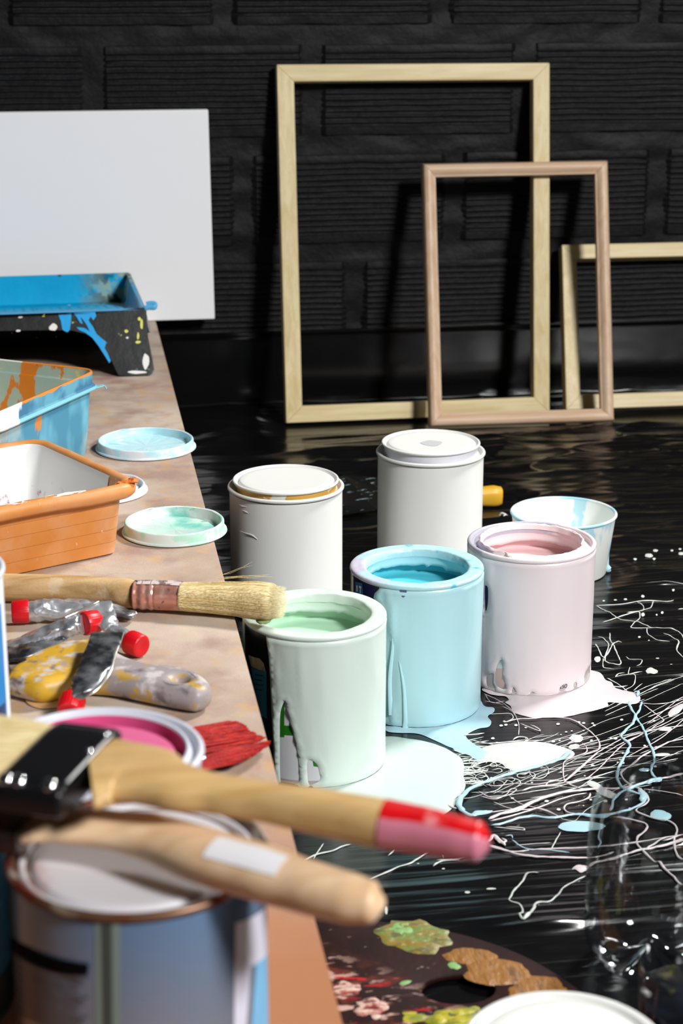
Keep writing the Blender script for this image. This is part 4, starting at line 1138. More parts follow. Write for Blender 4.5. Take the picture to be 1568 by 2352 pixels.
topP = pxpath([(205, 1776, .2800), (250, 1773, .2800), (312, 1776, .2800), (400, 1806, .2795), (500, 1824, .2790), (600, 1840, .2785), (740, 1865, .2780), (880, 1892, .2775)], None)
topW = [.060, .056, .043, .028, .0185, .0165, .0178, .0188]
topT = [.0120, .0125, .0130, .0145, .0140, .0150, .0170, .0180]
tipP = pxpath([(880, 1892, .2775), (960, 1906, .2770), (1040, 1922, .2768), (1095, 1932, .2766), (1122, 1936, .2766)], None)
tipW = [.0188, .0180, .0165, .0150, .006]; tipT = [.0180, .0172, .0158, .0145, .006]
rot3 = -math.atan2(tipP[-1].y-topP[0].y, tipP[-1].x-topP[0].x)
n, tex, c = brushwood('yellow_pine_handle', srgb(212, 176, 120), srgb(192, 152, 94), rot3)
t = thing('paint_brush', 'wide flat brush with black riveted ferrule and red-tipped handle, topmost over the front can', 'brush', G(300, 1800, .272))
obj('handle', loft(topP, topW, topT, n=40, power=2.5), n.m, t)
dp = NT('red_and_pink_dip')
ax = (tipP[-1]-tipP[0]).normalized(); nn = ax.cross(Vector((0, 0, 1))).cross(ax).normalized()*.8-ax.cross(Vector((0, 0, 1))).normalized()*.6
x_, y_, z_ = dp.xyz()
dot = dp.math('ADD', dp.math('ADD', dp.math('MULTIPLY', x_, nn.x), dp.math('MULTIPLY', y_, nn.y)), dp.math('MULTIPLY', z_, nn.z))
c0 = nn.dot(tipP[0]-wloc(t))
c = dp.mix(dp.ramp(dp.math('ADD', dot, dp.ramp(dp.noise(40, 3), .3, .7, -.001, .001)), c0+.0006, c0+.0010), srgb(206, 122, 140), srgb(208, 8, 16))
c = dp.mix(dp.math('MULTIPLY', dp.ramp(dp.noise(70, 4), .58, .64), dp.ramp(dot, c0+.001, c0+.0014)), c, srgb(224, 130, 130))
dp.color(c); dp.set(rough=.35)
obj('painted_handle_tip', loft(tipP, [w+.0006 for w in tipW], [w+.0006 for w in tipT], n=40, power=2.2), dp.m, t)
# ferrule: black, with long grooves
f0, f1 = G(212, 1775, .2800), G(42, 1752, .2805)
fx = (f1-f0).normalized()
blk = M('black_lacquered_ferrule', srgb(22, 22, 24), .3, .3, bump=(20, .0004))
fpath = [f0+fx*d for d in (0, .0025, .012, .024, .0265, .0275)]
def fgroove(q, s, a, sd, u): return q-u*math.copysign(.0007, math.sin(a))*(1 if abs(math.cos(a)) > .62 and abs(math.cos(a)) < .76 else 0)
fer = obj('ferrule', loft(fpath, [.0635, .066, .0665, .0665, .066, .065], [.0135, .0150, .0152, .0150, .0145, .0140], n=64, power=5, fn=fgroove), blk, t, angle=50)
riv = M('shiny_steel_rivet', srgb(240, 240, 240), .15, 1)
sdv = fx.cross(Vector((0, 0, 1))).normalized()
near = -1 if sdv.y > 0 else 1
def rivet(pos, nrm, r_=.0032):
    v = []; f = []; nrm = Vector(nrm).normalized(); a_ = nrm.orthogonal().normalized(); b_ = nrm.cross(a_)
    for j in range(6):
        ph = PI/2*j/5
        for k in range(16):
            a = 2*PI*k/16; v.append(pos+(a_*math.cos(a)+b_*math.sin(a))*r_*math.cos(ph)+nrm*r_*.6*math.sin(ph))
    for j in range(5):
        for k in range(16): f.append((j*16+k, j*16+(k+1) % 16, (j+1)*16+(k+1) % 16, (j+1)*16+k))
    f.append(tuple(range(16))[::-1])
    return obj('rivet', (v, f), riv, fer)
for d in (.006, .019, .0245):
    rivet(f0+fx*d+sdv*near*.0285+Vector((0, 0, .0070)), Vector((0, 0, 1))+sdv*near*.5)
for d, w in ((.003, .004), (.003, .022)): rivet(f0+fx*d+sdv*near*-w+Vector((0, 0, .0073)), (0, 0, 1), .0018)
obj('bristles', loft([f1+fx*-.002, f1+fx*.01, f1+fx*.03, f1+fx*.055], [.064, .067, .070, .070], [.0135, .014, .013, .008], n=48, power=4, fn=lambda q, s, a, sd, u: q+u*.0008*mn.noise(Vector((math.cos(a)*30, s, 0)))), bs.m, t)

# ================================================================== TOOLS AND TUBES
# --- scraper
sc_o = [(12, 1545), (22, 1527), (60, 1500), (115, 1476), (165, 1462), (215, 1462), (252, 1476), (296, 1502), (350, 1517), (400, 1522), (440, 1530), (470, 1545), (485, 1563), (482, 1575), (466, 1583), (440, 1586), (380, 1576), (310, 1562), (260, 1552), (200, 1548), (150, 1556), (95, 1566), (50, 1558), (18, 1550)]
zt = BZ+.0178
ol = [(p.x, p.y) for p in catmull([G(x, y, zt) for x, y in sc_o], 4, True)]
hc = [(G(413+15*math.cos(a), 1556+6.0*math.sin(a), zt)) for a in [2*PI*k/24 for k in range(24)]]
sm_ = NT('worn_yellow_grey_handle')
c = sm_.mix(sm_.ramp(sm_.math('ADD', sm_.noise(26, 5), sm_.ramp(sm_.xyz()[0], -.045, .02, -.12, .07)), .44, .54), srgb(204, 160, 44), srgb(156, 146, 146))
c = sm_.mix(sm_.ramp(sm_.noise(60, 4, loc=(3, 0, 1)), .50, .60), c, srgb(200, 192, 190))
c = sm_.mix(sm_.ramp(sm_.noise(50, 5, loc=(5, 0, 1)), .55, .61), c, srgb(186, 150, 72))
c = sm_.mix(sm_.ramp(sm_.noise(60, 4, loc=(1, 7, 1)), .56, .66), c, srgb(112, 100, 100))
sm_.color(c); sm_.set(rough=.45); sm_.bump(sm_.noise(90, 3), .0003)
p0 = G(250, 1530, BZ)
t = thing('scraper', 'scraper with worn yellow and grey handle and a hanging hole, under the paint tubes', 'scraper', p0)
obj('handle', plate(ol, [[(p.x, p.y) for p in hc]], BZ+.0006, zt, .0078, 5), sm_.m, t, angle=70)
ps = G(52, 1516, zt)
v, f = lathe([(0, .0006), (.0025, .0004), (.0034, -.0006)], (ps.x, ps.y, ps.z-.0002), 24); obj('rivet', (v, f), M('dark_steel_rivet', srgb(70, 72, 76), .4, .8), t)
b1 = [G(30, 1550, BZ+.009), G(20, 1530, BZ+.009), G(-160, 1540, BZ+.006), G(-160, 1600, BZ+.006)]
mb = MB(); mb.add(b1+[p+Vector((0, 0, .0012)) for p in b1], [(0, 1, 2, 3), (7, 6, 5, 4), (0, 4, 5, 1), (1, 5, 6, 2), (2, 6, 7, 3), (3, 7, 4, 0)])
obj('blade', mb, M('steel_blade', srgb(130, 132, 136), .4, .9), t, smooth=False)
pt = [(60, 1608), (90, 1599), (130, 1598), (160, 1606), (150, 1622), (100, 1630), (68, 1622)]
L = [(p.x, p.y) for p in catmull([G(x, y, BZ) for x, y in pt], 4, True)]
o = obj('dried_paint', plate(L, [], BZ+.0003, BZ+.0014, .0005, 2), M('dried_ochre_paint', srgb(210, 166, 112), .6), None, loc=G(110, 1612, BZ)); tag(o, 'flat patch of dried ochre paint on the bench in front of the scraper', 'dried paint')

# --- aluminium tubes
foil = NT('crumpled_foil'); foil.color(foil.mix(foil.ramp(foil.noise(50, 4), .5, .66), srgb(206, 208, 212), srgb(110, 110, 114)))
foil.set(rough=.26, metal=.72); foil.bump(foil.noise(26, 2, dist=.5), .0022)
foild = NT('dull_foil'); foild.color(foild.mix(foild.ramp(foild.noise(60, 5), .42, .6), srgb(70, 72, 76), srgb(170, 172, 176)))
foild.set(rough=.3, metal=.8); foild.bump(foild.noise(22, 2, dist=.4), .0016)
capm = M('red_plastic_cap', srgb(206, 10, 24), .38, bump=(80, .0002))
def cap(parent, pos, axis, L=.0125, r0=.0085, r1=.0078):
    """ribbed screw cap, pos = foot of the cap"""
    ax = Vector(axis).normalized(); a_ = ax.orthogonal().normalized(); b_ = ax.cross(a_)
    prof = [(0, .0003), (r0*.75, 0), (r0*.97, .0002), (r0, .0009), (r0, L*.3), (r1+.0002, L-.0012), (r1-.0006, L-.0002), (r1-.0016, L), (r1*.55, L-.0004), (0, L-.0010)]
    v = []; f = []; n = 72
    for i in range(n):
        a = 2*PI*i/n
        for j, (r_, z) in enumerate(prof):
            rr = r_*(1+(.022*(1 if i % 3 == 0 else -.3) if 3 <= j <= 5 else 0)); v.append(pos+(a_*math.cos(a)+b_*math.sin(a))*rr+ax*z)
    k = len(prof)
    for i in range(n):
        for j in range(k-1): f.append((i*k+j, ((i+1) % n)*k+j, ((i+1) % n)*k+j+1, i*k+j+1))
    return obj('cap', (v, f), capm, parent, angle=45)
def tube(label, path, ws, ts, capax, m, seed, crum=.0018, up=(0, 0, 1), twist=None, capsz=1.0, edge=True):
    """path from the crimped end to the shoulder"""
    t = thing('paint_tube', label, 'paint tube', (path[0]+path[-1])/2*1.0)
    t.location.z = BZ
    def fn(q, s, a, sd, u):
        k = min(1, s*4+.15)*min(1, (1-s)*6)
        return q+u*crum*fbm(s*7+seed, math.cos(a)*1.6, seed)*k+sd*crum*.6*fbm(s*9, math.sin(a)*2, seed+5)*k
    obj('tube_body', loft(path, ws, ts, up=up, n=34, power=2.2, fn=fn, twist=twist, step=10), m, t, angle=50)
    cap(t, path[-1]+Vector(capax).normalized()*-.0002, capax, L=.0125*capsz, r0=.0084*capsz, r1=.0078*capsz)
    return t
def dirpx(a, b, z0, z1): return G(*b, z1)-G(*a, z0)
# A: at the back by the brush handle, cap to the left
tube('crumpled silver paint tube lying along the round brush handle, red cap pointing left',
     [G(311, 1414, .1335), G(295, 1411, .134), (G(240, 1402, .1355)), G(180, 1397, .137), G(120, 1401, .1375), G(85, 1403, .138), G(66, 1404, .138)],
     [.010, .012, .018, .020, .019, .017, .0145], [.0012, .004, .008, .011, .014, .015, .014], dirpx((66, 1404), (30, 1406), .138, .138), foil.m, 1, .0022)
# C: middle, cap to the right
tube('flattened silver paint tube pointing right, its red cap touching the scraper handle',
     [G(-10, 1494, .131), G(40, 1478, .134), G(90, 1462, .138), G(140, 1446, .142), G(175, 1436, .144), G(192, 1433, .145)],
     [.020, .020, .019, .018, .016, .0145], [.0012, .005, .008, .0105, .013, .013], dirpx((190, 1434), (236, 1424), .145, .144), foil.m, 5, .0024)
# F: flat dull foil at left
t = thing('paint_tube', 'dull flattened foil tube between the middle tube and the scraper, cap out of view', 'paint tube', G(70, 1495, BZ))
obj('tube_body', loft([G(-30, 1525, .131), G(10, 1508, .1325), G(50, 1498, .135), G(95, 1483, .137), G(150, 1467, .137)], [.024, .023, .022, .018, .006], [.006, .006, .005, .003, .001], n=30,
     fn=lambda q, s, a, sd, u: q+u*.0016*fbm(s*6, math.cos(a)*2, 9)), foild.m, t, angle=50)
cap(t, G(-30, 1526, .132), dirpx((0, 1515), (-40, 1530), .132, .132))
# D: standing twist with the cap to the right
tD = tube('twisted silver tube whose red cap faces the camera, rightmost of the tubes',
     [G(222, 1384, .1530), G(232, 1405, .150), G(248, 1430, .145), G(262, 1448, .141), G(284, 1466, .1385), G(298, 1474, .1375)],
     [.021, .020, .016, .013, .0125, .013], [.0010, .0016, .004, .008, .012, .0125], dirpx((298, 1474), (338, 1490), .1375, .1365), foil.m, 11, .0016)
obj('rolled_end', loft([G(150, 1418, .150), G(180, 1405, .152), (G(210, 1391, .1535)), G(226, 1383, .154)], [.0022]*4, [.0022]*4, n=12, power=2), M('bright_steel_pin', srgb(236, 232, 226), .2, .9), tD)
# E: strip folded over the scraper, cap towards the camera
tE = tube('flat silver paint tube draped over the scraper handle, red cap pointing at the pink can',
     [G(246, 1453, .1570), G(240, 1475, .1565), G(228, 1505, .1545), G(212, 1540, .1520), G(196, 1568, .1490), G(180, 1588, .1450), G(172, 1598, .1420), G(168, 1604, .1400)],
     [.0215, .0215, .0210, .0205, .0200, .0170, .0145, .0140], [.0010, .0014, .0020, .0030, .0050, .0100, .0120, .0125], dirpx((168, 1604), (163, 1622), .1400, .1372), foild.m, 21, .0012)

eP = [G(284, 1452, .1565), G(272, 1478, .1562), G(262, 1506, .1542), G(252, 1540, .1515), G(236, 1566, .1480), G(212, 1588, .1440), G(196, 1596, .1420)]
obj('folded_edge', loft(eP, [.0012, .0030, .0026, .0030, .0034, .0050, .0030], [.0008, .0012, .0012, .0014, .0016, .0030, .0020], n=12, power=2), M('bright_foil_edge', srgb(244, 240, 230), .28, .85), tE)

# --- wide putty knife behind the white cans
t = thing('putty_knife', 'putty knife with a dark paint-spattered blade and yellow handle, behind the farthest can', 'putty knife', G(960, 1150, 0.001))
ykm = M('worn_yellow_handle', srgb(224, 170, 48), .4, stains=[(srgb(150, 104, 40), 90, .62, .68)])
obj('handle', loft([G(930, 1150, .0135), G(1000, 1146, .0135), (G(1090, 1141, .0135)), G(1132, 1139, .0135), G(1149, 1138, .0135), G(1154, 1138, .0135)], [.016, .018, .021, .022, .019, .010], [.014, .017, .020, .022, .019, .010], n=28, power=3.2), ykm, t)
kb = [G(740, 1108, .006), G(790, 1092, .012), G(870, 1096, .014), G(905, 1140, .013), G(932, 1148, .013), G(934, 1158, .012), G(900, 1164, .010), G(862, 1170, .006), G(755, 1188, .003), G(735, 1150, .003)]
mb = MB(); k = len(kb)
cent = sum(kb, Vector())/k
mb.add(kb+[p-Vector((0, 0, .0012)) for p in kb], [(i, (i+1) % k, k+(i+1) % k, k+i) for i in range(k)]+[tuple(range(k)), tuple(range(k, 2*k))[::-1]])
obj('blade', mb, M('dark_spattered_blade', srgb(26, 27, 29), .3, .4, stains=[(srgb(170, 200, 206), 70, .63, .67, (1, 2.5, 1)), (srgb(190, 190, 186), 46, .66, .69, (1, 1, 1), (3, 3, 3))]), t, smooth=False)

# --- paper tub behind the pink can
tb = G(1289, 1311, 0); tb = (tb.x, tb.y)
pc = NT('paper_with_blue_runs')
c = pc.mix(pc.ramp(pc.noise(26, 3, (1, 1, .35)), .60, .63), srgb(238, 240, 234), srgb(178, 220, 232))
c = pc.mix(pc.ramp(pc.xyz()[2], .0565, .058), c, srgb(186, 224, 234))
pc.color(c); pc.set(rough=.5)
pi_ = M('tub_inside', srgb(240, 244, 240), .45, stains=[(srgb(184, 224, 236), 24, .57, .6, (1, 1, .4), (2, 0, 1))])
t = thing('paper_tub', 'white paper tub with pale blue runs, standing behind the pink can', 'tub', (*tb, .0008))
obj('tub_wall', lathe([(0, .004), (.0420, .004), (.0426, .0004), (.0436, .0002), (.0440, .001), (.0512, .0585)], (*tb, .0008), 96), pc.m, t)
obj('rolled_rim', lathe([(.0512+.0016*math.cos(a), .0600+.0016*math.sin(a)) for a in [R(-110)+R(300)*k/10 for k in range(11)]], (*tb, .0008), 96), M('pale_blue_rim', srgb(226, 232, 230), .35, stains=[(srgb(164, 214, 228), 22, .44, .52)]), t)
obj('tub_inside', lathe([(.0500, .0605), (.0430, .006), (0, .0055)], (*tb, .0008), 96), pi_, t)
a_, z_ = cyl(1389, 1338, tb, .0435)
q = Vector((tb[0]+.0445*math.cos(a_), tb[1]+.0445*math.sin(a_), .004))
obj('paint_foot', loft([q+Vector((.004, 0, -.002)), q+Vector((.0015, 0, .0)), q+Vector((0, 0, .006)), q+Vector((.0012, 0, .016))], [.002, .007, .004, .0015], [.002, .005, .003, .001], up=(0, -1, 0), n=12), M('pale_blue_drip', srgb(182, 224, 236), .3), t)

# ================================================================== PALETTE
PT = .0052
pal_px = [(700, 2135), (730, 2112), (790, 2108), (880, 2116), (980, 2129), (1080, 2150), (1180, 2184), (1262, 2226), (1335, 2277), (1385, 2330), (1410, 2400), (1370, 2470), (1200, 2500), (950, 2510), (720, 2480), (620, 2380), (620, 2230)]
ol = [(p.x, p.y) for p in catmull([G(x, y, PT) for x, y in pal_px], 6, True)]
hp_ = [(lambda p: (p.x, p.y))(G(1052+84*math.cos(a), 2272+33*math.sin(a), PT)) for a in [2*PI*k/40 for k in range(40)]]
pmn = NT('dark_red_brown_palette')
x_, y_, z_ = pmn.xyz()
c = pmn.mix(pmn.ramp(pmn.noise(30, 4), .4, .6), srgb(32, 11, 9), srgb(42, 16, 12))
msk = pmn.ramp(pmn.math('ADD', x_, pmn.math('MULTIPLY', y_, .9)), -.005, -.050)
c = pmn.mix(pmn.math('MULTIPLY', pmn.ramp(pmn.noise(36, 6, (1, 2.2, 1)), .50, .60), msk), c, srgb(110, 46, 30))
c = pmn.mix(pmn.math('MULTIPLY', pmn.ramp(pmn.noise(60, 6, (1, 2.5, 1), loc=(4, 0, 0)), .55, .60), msk), c, srgb(196, 158, 144))
c = pmn.mix(pmn.math('MULTIPLY', pmn.ramp(pmn.noise(50, 6, (1, 4, 1), loc=(8, 0, 0)), .62, .66), msk), c, srgb(186, 20, 34))
c = pmn.mix(pmn.math('MULTIPLY', pmn.ramp(pmn.noise(90, 6, (1, 2, 1), loc=(2, 6, 0)), .66, .70), pmn.ramp(x_, .03, -.02)), c, srgb(150, 128, 120))
pmn.color(c); pmn.set(rough=.6, spec=.12); pmn.bump(pmn.noise(120, 5), .0004)
pc0 = G(1000, 2270, 0.001)
t = thing('painters_palette', 'dark brown oval palette with thumb hole and smeared paint, flat on the plastic', 'palette', pc0)
obj('palette_board', plate(ol, [hp_], .0012, PT, .0012, 2), pmn.m, t, angle=60)
def daub(name, cxp, cyp, rx, ry, mat, rough=.35, seed=0, h=.0022, tilt=0, z=PT, parent=None):
    L = []
    for k in range(34):
        a = 2*PI*k/34; m = 1+rough*fbm(math.cos(a)*1.3+seed, math.sin(a)*1.3, seed, 3)
        x = rx*m*math.cos(a); y = ry*m*math.sin(a); L.append(G(cxp+x, cyp+y+tilt*x, z))
    vo, F, loops = tri_region([(p.x, p.y) for p in L], [], .0022)
    v = []
    for x, y in vo:
        d = seg_dist((x, y), loops[0]); v.append((x, y, z-.0002+h*.45*(1-math.exp(-d/.002))*(.6+.9*abs(fbm(x*160, y*420, seed, 2)))))
    return obj(name, (v, F), mat, parent, angle=180)
def oil(name, a, b, c3=None, sc=60):
    st = [(b, sc, .46, .56, (1, 2.4, 1))]
    if c3: st.append((c3, sc*1.3, .54, .60, (1, 2, 1), (3, 1, 0)))
    return M(name, a, .35, stains=st, bump=(140, .0012, (1, 3, 1)))
gy = oil('green_yellow_oil', srgb(112, 128, 58), srgb(134, 112, 38), srgb(96, 90, 50))
oc = M('ochre_oil', srgb(140, 90, 20), .45, bump=(90, .001, (3, 1, 1)), stains=[(srgb(104, 66, 18), 60, .5, .62, (3, 1, 1))])
ye = oil('yellow_oil', srgb(180, 166, 26), srgb(116, 126, 34), srgb(60, 66, 26))
lg = M('light_green_oil', srgb(126, 168, 100), .4)
wr_ = oil('white_red_oil', srgb(214, 180, 164), srgb(150, 60, 40), srgb(120, 24, 24), 90)
for args in (('paint_daub', 955, 2150, 84, 36, gy, .45, 1, .003, .08), ('paint_daub', 920, 2136, 44, 17, lg, .5, 6, .0035, .05), ('paint_daub', 1078, 2196, 62, 21, oc, .25, 2, .0018, .05), ('paint_daub', 1145, 2234, 84, 32, oc, .3, 3, .0018, .08), ('paint_daub', 1240, 2274, 76, 33, oc, .3, 4, .0018, .08),
             ('paint_daub', 1042, 2218, 18, 9, lg, .3, 5, .0025, .2), ('paint_daub', 1050, 2340, 74, 26, ye, .4, 7, .004, -.05), ('paint_daub', 850, 2315, 40, 24, wr_, .5, 8, .0025, 0), ('paint_daub', 800, 2270, 34, 16, wr_, .5, 9, .002, 0),
             ('paint_daub', 950, 2335, 40, 14, ye, .5, 12, .002, 0), ('paint_daub', 930, 2257, 22, 6, lg, .5, 13, .002, -.1), ('paint_daub', 800, 2246, 62, 4.5, M('red_streak_oil', srgb(196, 20, 36), .3), .3, 14, .002, .06), ('paint_daub', 815, 2294, 74, 4, M('crimson_streak_oil', srgb(120, 10, 30), .3), .3, 15, .002, .02)):
    daub(*args, parent=t)

# ================================================================== CLEAR PLASTIC
def clear(name, tint=(1, 1, 1), refl=1.0, base=.02, bumpd=.0005):
    n = NT(name); n.n.remove(n.b)
    tr = n.n.new('ShaderNodeBsdfTransparent'); tr.inputs[0].default_value = (*tint, 1)
    gl = n.n.new('ShaderNodeBsdfGlossy'); gl.inputs['Roughness'].default_value = .05
    lw = n.n.new('ShaderNodeFresnel'); lw.inputs['IOR'].default_value = 1.5
    bp = n.n.new('ShaderNodeBump'); bp.inputs['Distance'].default_value = bumpd
    n.link(n.noise(22, 3, dist=.8), bp.inputs['Height']); n.link(bp.outputs[0], gl.inputs['Normal'])
    mx = n.n.new('ShaderNodeMixShader'); n.link(n.math('MINIMUM', n.math('MULTIPLY', lw.outputs[0], refl), .40), mx.inputs[0])
    n.link(tr.outputs[0], mx.inputs[1]); n.link(gl.outputs[0], mx.inputs[2])
    n.link(mx.outputs[0], n.n['Material Output'].inputs['Surface'])
    return n.m
clr = clear('clear_plastic', (.95, .96, .96), .9)
bo = camframe((1350-784)/FPX*1.10+.0415, 1.13, 0.0012)
t = thing('plastic_bottle', 'cut-down clear plastic bottle standing on the plastic sheet near the palette', 'bottle', bo)
def bw(a, j, r, z):
    q = a-camang((bo.x, bo.y))
    if j > 9: z += .004*math.sin(q*2+1)+.003*fbm(math.cos(a)*2, math.sin(a)*2, 3)
    if 3 < j: r *= 1+.018*fbm(math.cos(a)*2, math.sin(a)*2+z*30, 7)
    if j in (1, 2, 3): r *= 1+.10*math.cos(a*5); z += .002*math.cos(a*5)
    return r, z
prof = [(.004, .012), (.016, .004), (.026, .0012), (.034, .006), (.0395, .016), (.0408, .026), (.0410, .05), (.0408, .075), (.0405, .090), (.0395, .102), (.0370, .112), (.0345, .117)]
obj('bottle_wall', lathe(prof, bo, 110, bw), clr, t, angle=180)
obj('bottle_inner_surface', lathe([(r-.0008, z+.0004) for r, z in prof], bo, 110, bw), clr, t, angle=180)
def wallpt(a, z, r=.0418): return Vector((bo.x+r*math.cos(a), bo.y+r*math.sin(a), bo.z+z))
ba = camang((bo.x, bo.y))
obj('seam', loft([wallpt(ba-.72, .03, .0409), wallpt(ba-.72, .06, .0411), wallpt(ba-.72, .09, .0408), wallpt(ba-.70, .116, .0352)], [.0006]*4, [.0006]*4, n=8, up=(0, 1, 0)), clear('clear_seam', (.7, .72, .72), 3.0), t)
cu_ = camframe((1441-784)/FPX*.96+.0365, .96, .0012)
t = thing('plastic_cup', 'clear plastic cup of murky paint water at the bottom right corner', 'cup', cu_)
prof = [(0, .003), (.028, .003), (.0292, .0002), (.0300, .0004), (.0303, .003), (.0360, .108), (.0368, .1085), (.0366, .1100), (.0358, .1096)]
obj('cup_wall', lathe(prof, cu_, 96, lambda a, j, r, z: (r*(1+.008*fbm(math.cos(a)*2, math.sin(a)*2, 1)), z)), clr, t, angle=60)
mw = NT('murky_water')
c = mw.mix(mw.ramp(mw.noise(30, 4, (1, 1, .35)), .45, .65), srgb(16, 18, 24), srgb(34, 38, 46))
c = mw.mix(mw.ramp(mw.noise(38, 4, (1, 1, .22), loc=(5, 2, 0)), .60, .66), c, srgb(96, 96, 30))
c = mw.mix(mw.ramp(mw.noise(34, 4, (1, 1, .22), loc=(1, 9, 0)), .60, .68), c, srgb(70, 36, 34))
c = mw.mix(mw.ramp(mw.noise(50, 4, (1, 1, .4), loc=(7, 3, 3)), .66, .71), c, srgb(110, 112, 124))
mw.color(c); mw.set(rough=.15)
obj('murky_water', lathe([(0, .0036), (.0290, .0036), (.0338, .086), (.0330, .0870), (0, .0866)], cu_, 96), mw.m, t, angle=60)

# ================================================================== SPILT PAINT
def flood(label, px, mat, name='paint_puddle', h=.0016, grid=.006, close=5):
    L3 = catmull([G(x, y, .001) for x, y in px], close, True); L = [(p.x, p.y) for p in L3]
    vo, F, loops = tri_region(L, [], grid)
    arr = np.array(vo); base = hs(arr[:, 0], arr[:, 1])
    v = []
    for (x, y), zb in zip(vo, base):
        d = seg_dist((x, y), loops[0]); v.append((x, y, max(zb, .0002)+.0003+h*(1-math.exp(-d/.0014))))
    c0 = (sum(p[0] for p in L)/len(L), sum(p[1] for p in L)/len(L), .0008)
    o = obj(name, (v, F), mat, None, loc=c0, angle=180); tag(o, label, 'spilt paint')
    return o
def spill(name, col): return M(name, col, .2, spec=.35)
sg, sb, spk = spill('spilt_green', srgb(190, 206, 198)), spill('spilt_blue', srgb(166, 200, 210)), spill('spilt_pink', srgb(208, 195, 196))
sw = spill('spilt_offwhite', srgb(200, 204, 197))
flood('large pale green puddle spreading from the foot of the green can',
      [(884, 1690), (930, 1694), (975, 1701), (1015, 1714), (1045, 1730), (1060, 1742), (1066, 1762), (1064, 1780), (1069, 1800), (1062, 1822), (1050, 1840), (1030, 1862), (980, 1885), (900, 1890), (800, 1870), (720, 1838), (655, 1812), (640, 1790), (660, 1740), (760, 1700)], sg, h=.0018)
flood('pale blue puddle at the foot of the blue can',
      [(886, 1665), (888, 1678), (915, 1682), (960, 1684), (1000, 1700), (1030, 1714), (1052, 1722), (1085, 1732), (1118, 1738), (1135, 1728), (1108, 1718), (1085, 1705), (1070, 1690), (1082, 1680), (1100, 1672), (1122, 1668), (1128, 1656), (1120, 1644), (1134, 1634), (1133, 1624), (1112, 1620), (1090, 1600), (1000, 1600), (900, 1630)], sb, h=.0016)
flood('pale pink puddle in front of the pink can',
      [(1110, 1576), (1118, 1590), (1140, 1596), (1160, 1598), (1168, 1606), (1160, 1612), (1172, 1620), (1178, 1634), (1200, 1642), (1230, 1647), (1290, 1646), (1340, 1636), (1375, 1628), (1396, 1620), (1396, 1612), (1418, 1613), (1450, 1616), (1466, 1612), (1470, 1600), (1458, 1590), (1430, 1584), (1412, 1578), (1404, 1566), (1390, 1560), (1382, 1548), (1366, 1540), (1300, 1530), (1180, 1540)], spk, h=.0016)
flood('oval off-white puddle with a blue end, in the middle of the splashes',
      [(1098, 1722), (1120, 1712), (1150, 1706), (1200, 1702), (1250, 1704), (1290, 1714), (1315, 1724), (1318, 1734), (1300, 1742), (1270, 1748), (1240, 1757), (1215, 1762), (1190, 1770), (1165, 1764), (1150, 1752), (1120, 1746), (1095, 1736)], sw, h=.0012)
flood('blue-white puddle joining the green and blue pools',
      [(1058, 1712), (1090, 1720), (1120, 1726), (1124, 1736), (1108, 1744), (1090, 1742), (1078, 1734), (1050, 1726), (1040, 1716)], sb, h=.0013, grid=.004)

def ribbon(mb, px, w, z=0, seed=0, h=.0006, wob=.35):
    """thread of paint lying on the sheet; px = image points, w = width in metres"""
    P = catmull([G(x, y, .001) for x, y in px], 7)
    # resample evenly
    Q = [P[0]]; st = .0016
    for p in P[1:]:
        while (p-Q[-1]).length > st: Q.append(Q[-1]+(p-Q[-1]).normalized()*st)
    if len(Q) < 3: Q = [P[0], (P[0]+P[-1])/2, P[-1]]
    arr = np.array([(p.x, p.y) for p in Q]); m = len(Q); v = []; f = []
    for i, p in enumerate(Q):
        t_ = (Q[min(i+2, m-1)]-Q[max(i-2, 0)]); t_.z = 0; t_ = t_.normalized(); sd = Vector((-t_.y, t_.x, 0))
        e = min(1, i/2.5+.15, (m-1-i)/2.5+.15)
        ww = w*(1+wob*mn.noise(Vector((i*.16, seed*7.3, 0)))*1.6+wob*.5*mn.noise(Vector((i*.6, seed*3.3, 4))))*e
        ww = max(ww, w*.25*e)
        jit = sd*w*.35*mn.noise(Vector((i*.23, seed*5.1, 9)))
        hh = min(h, ww*.35)
        for k in range(5):
            a = PI*k/4; v.append(p+jit+sd*(ww/2*math.cos(a))+Vector((0, 0, hh*math.sin(a))))
    base = hs(np.array([q.x for q in v]), np.array([q.y for q in v]))
    v = [Vector((q.x, q.y, q.z-.001+max(float(b), .0002)+.0005+z)) for q, b in zip(v, base)]
    for i in range(m-1):
        for k in range(4): f.append((i*5+k, i*5+k+1, (i+1)*5+k+1, (i+1)*5+k))
    f.append((0, 1, 2, 3, 4)); f.append(tuple((m-1)*5+k for k in range(5))[::-1])
    mb.add(v, f)
def Z4(L): return [(968+x/2.613, 1500+y/2.613) for x, y in L]
def Z5(L): return [(968+x/2.613, 1752+y/2.613) for x, y in L]
def Z3(L): return [(500+x/2.613, 1400+y/2.613) for x, y in L]
def Z2(L): return [(968+x/2.613, 1000+y/2.613) for x, y in L]
PX = .00028      # metres per photograph pixel at this distance, roughly
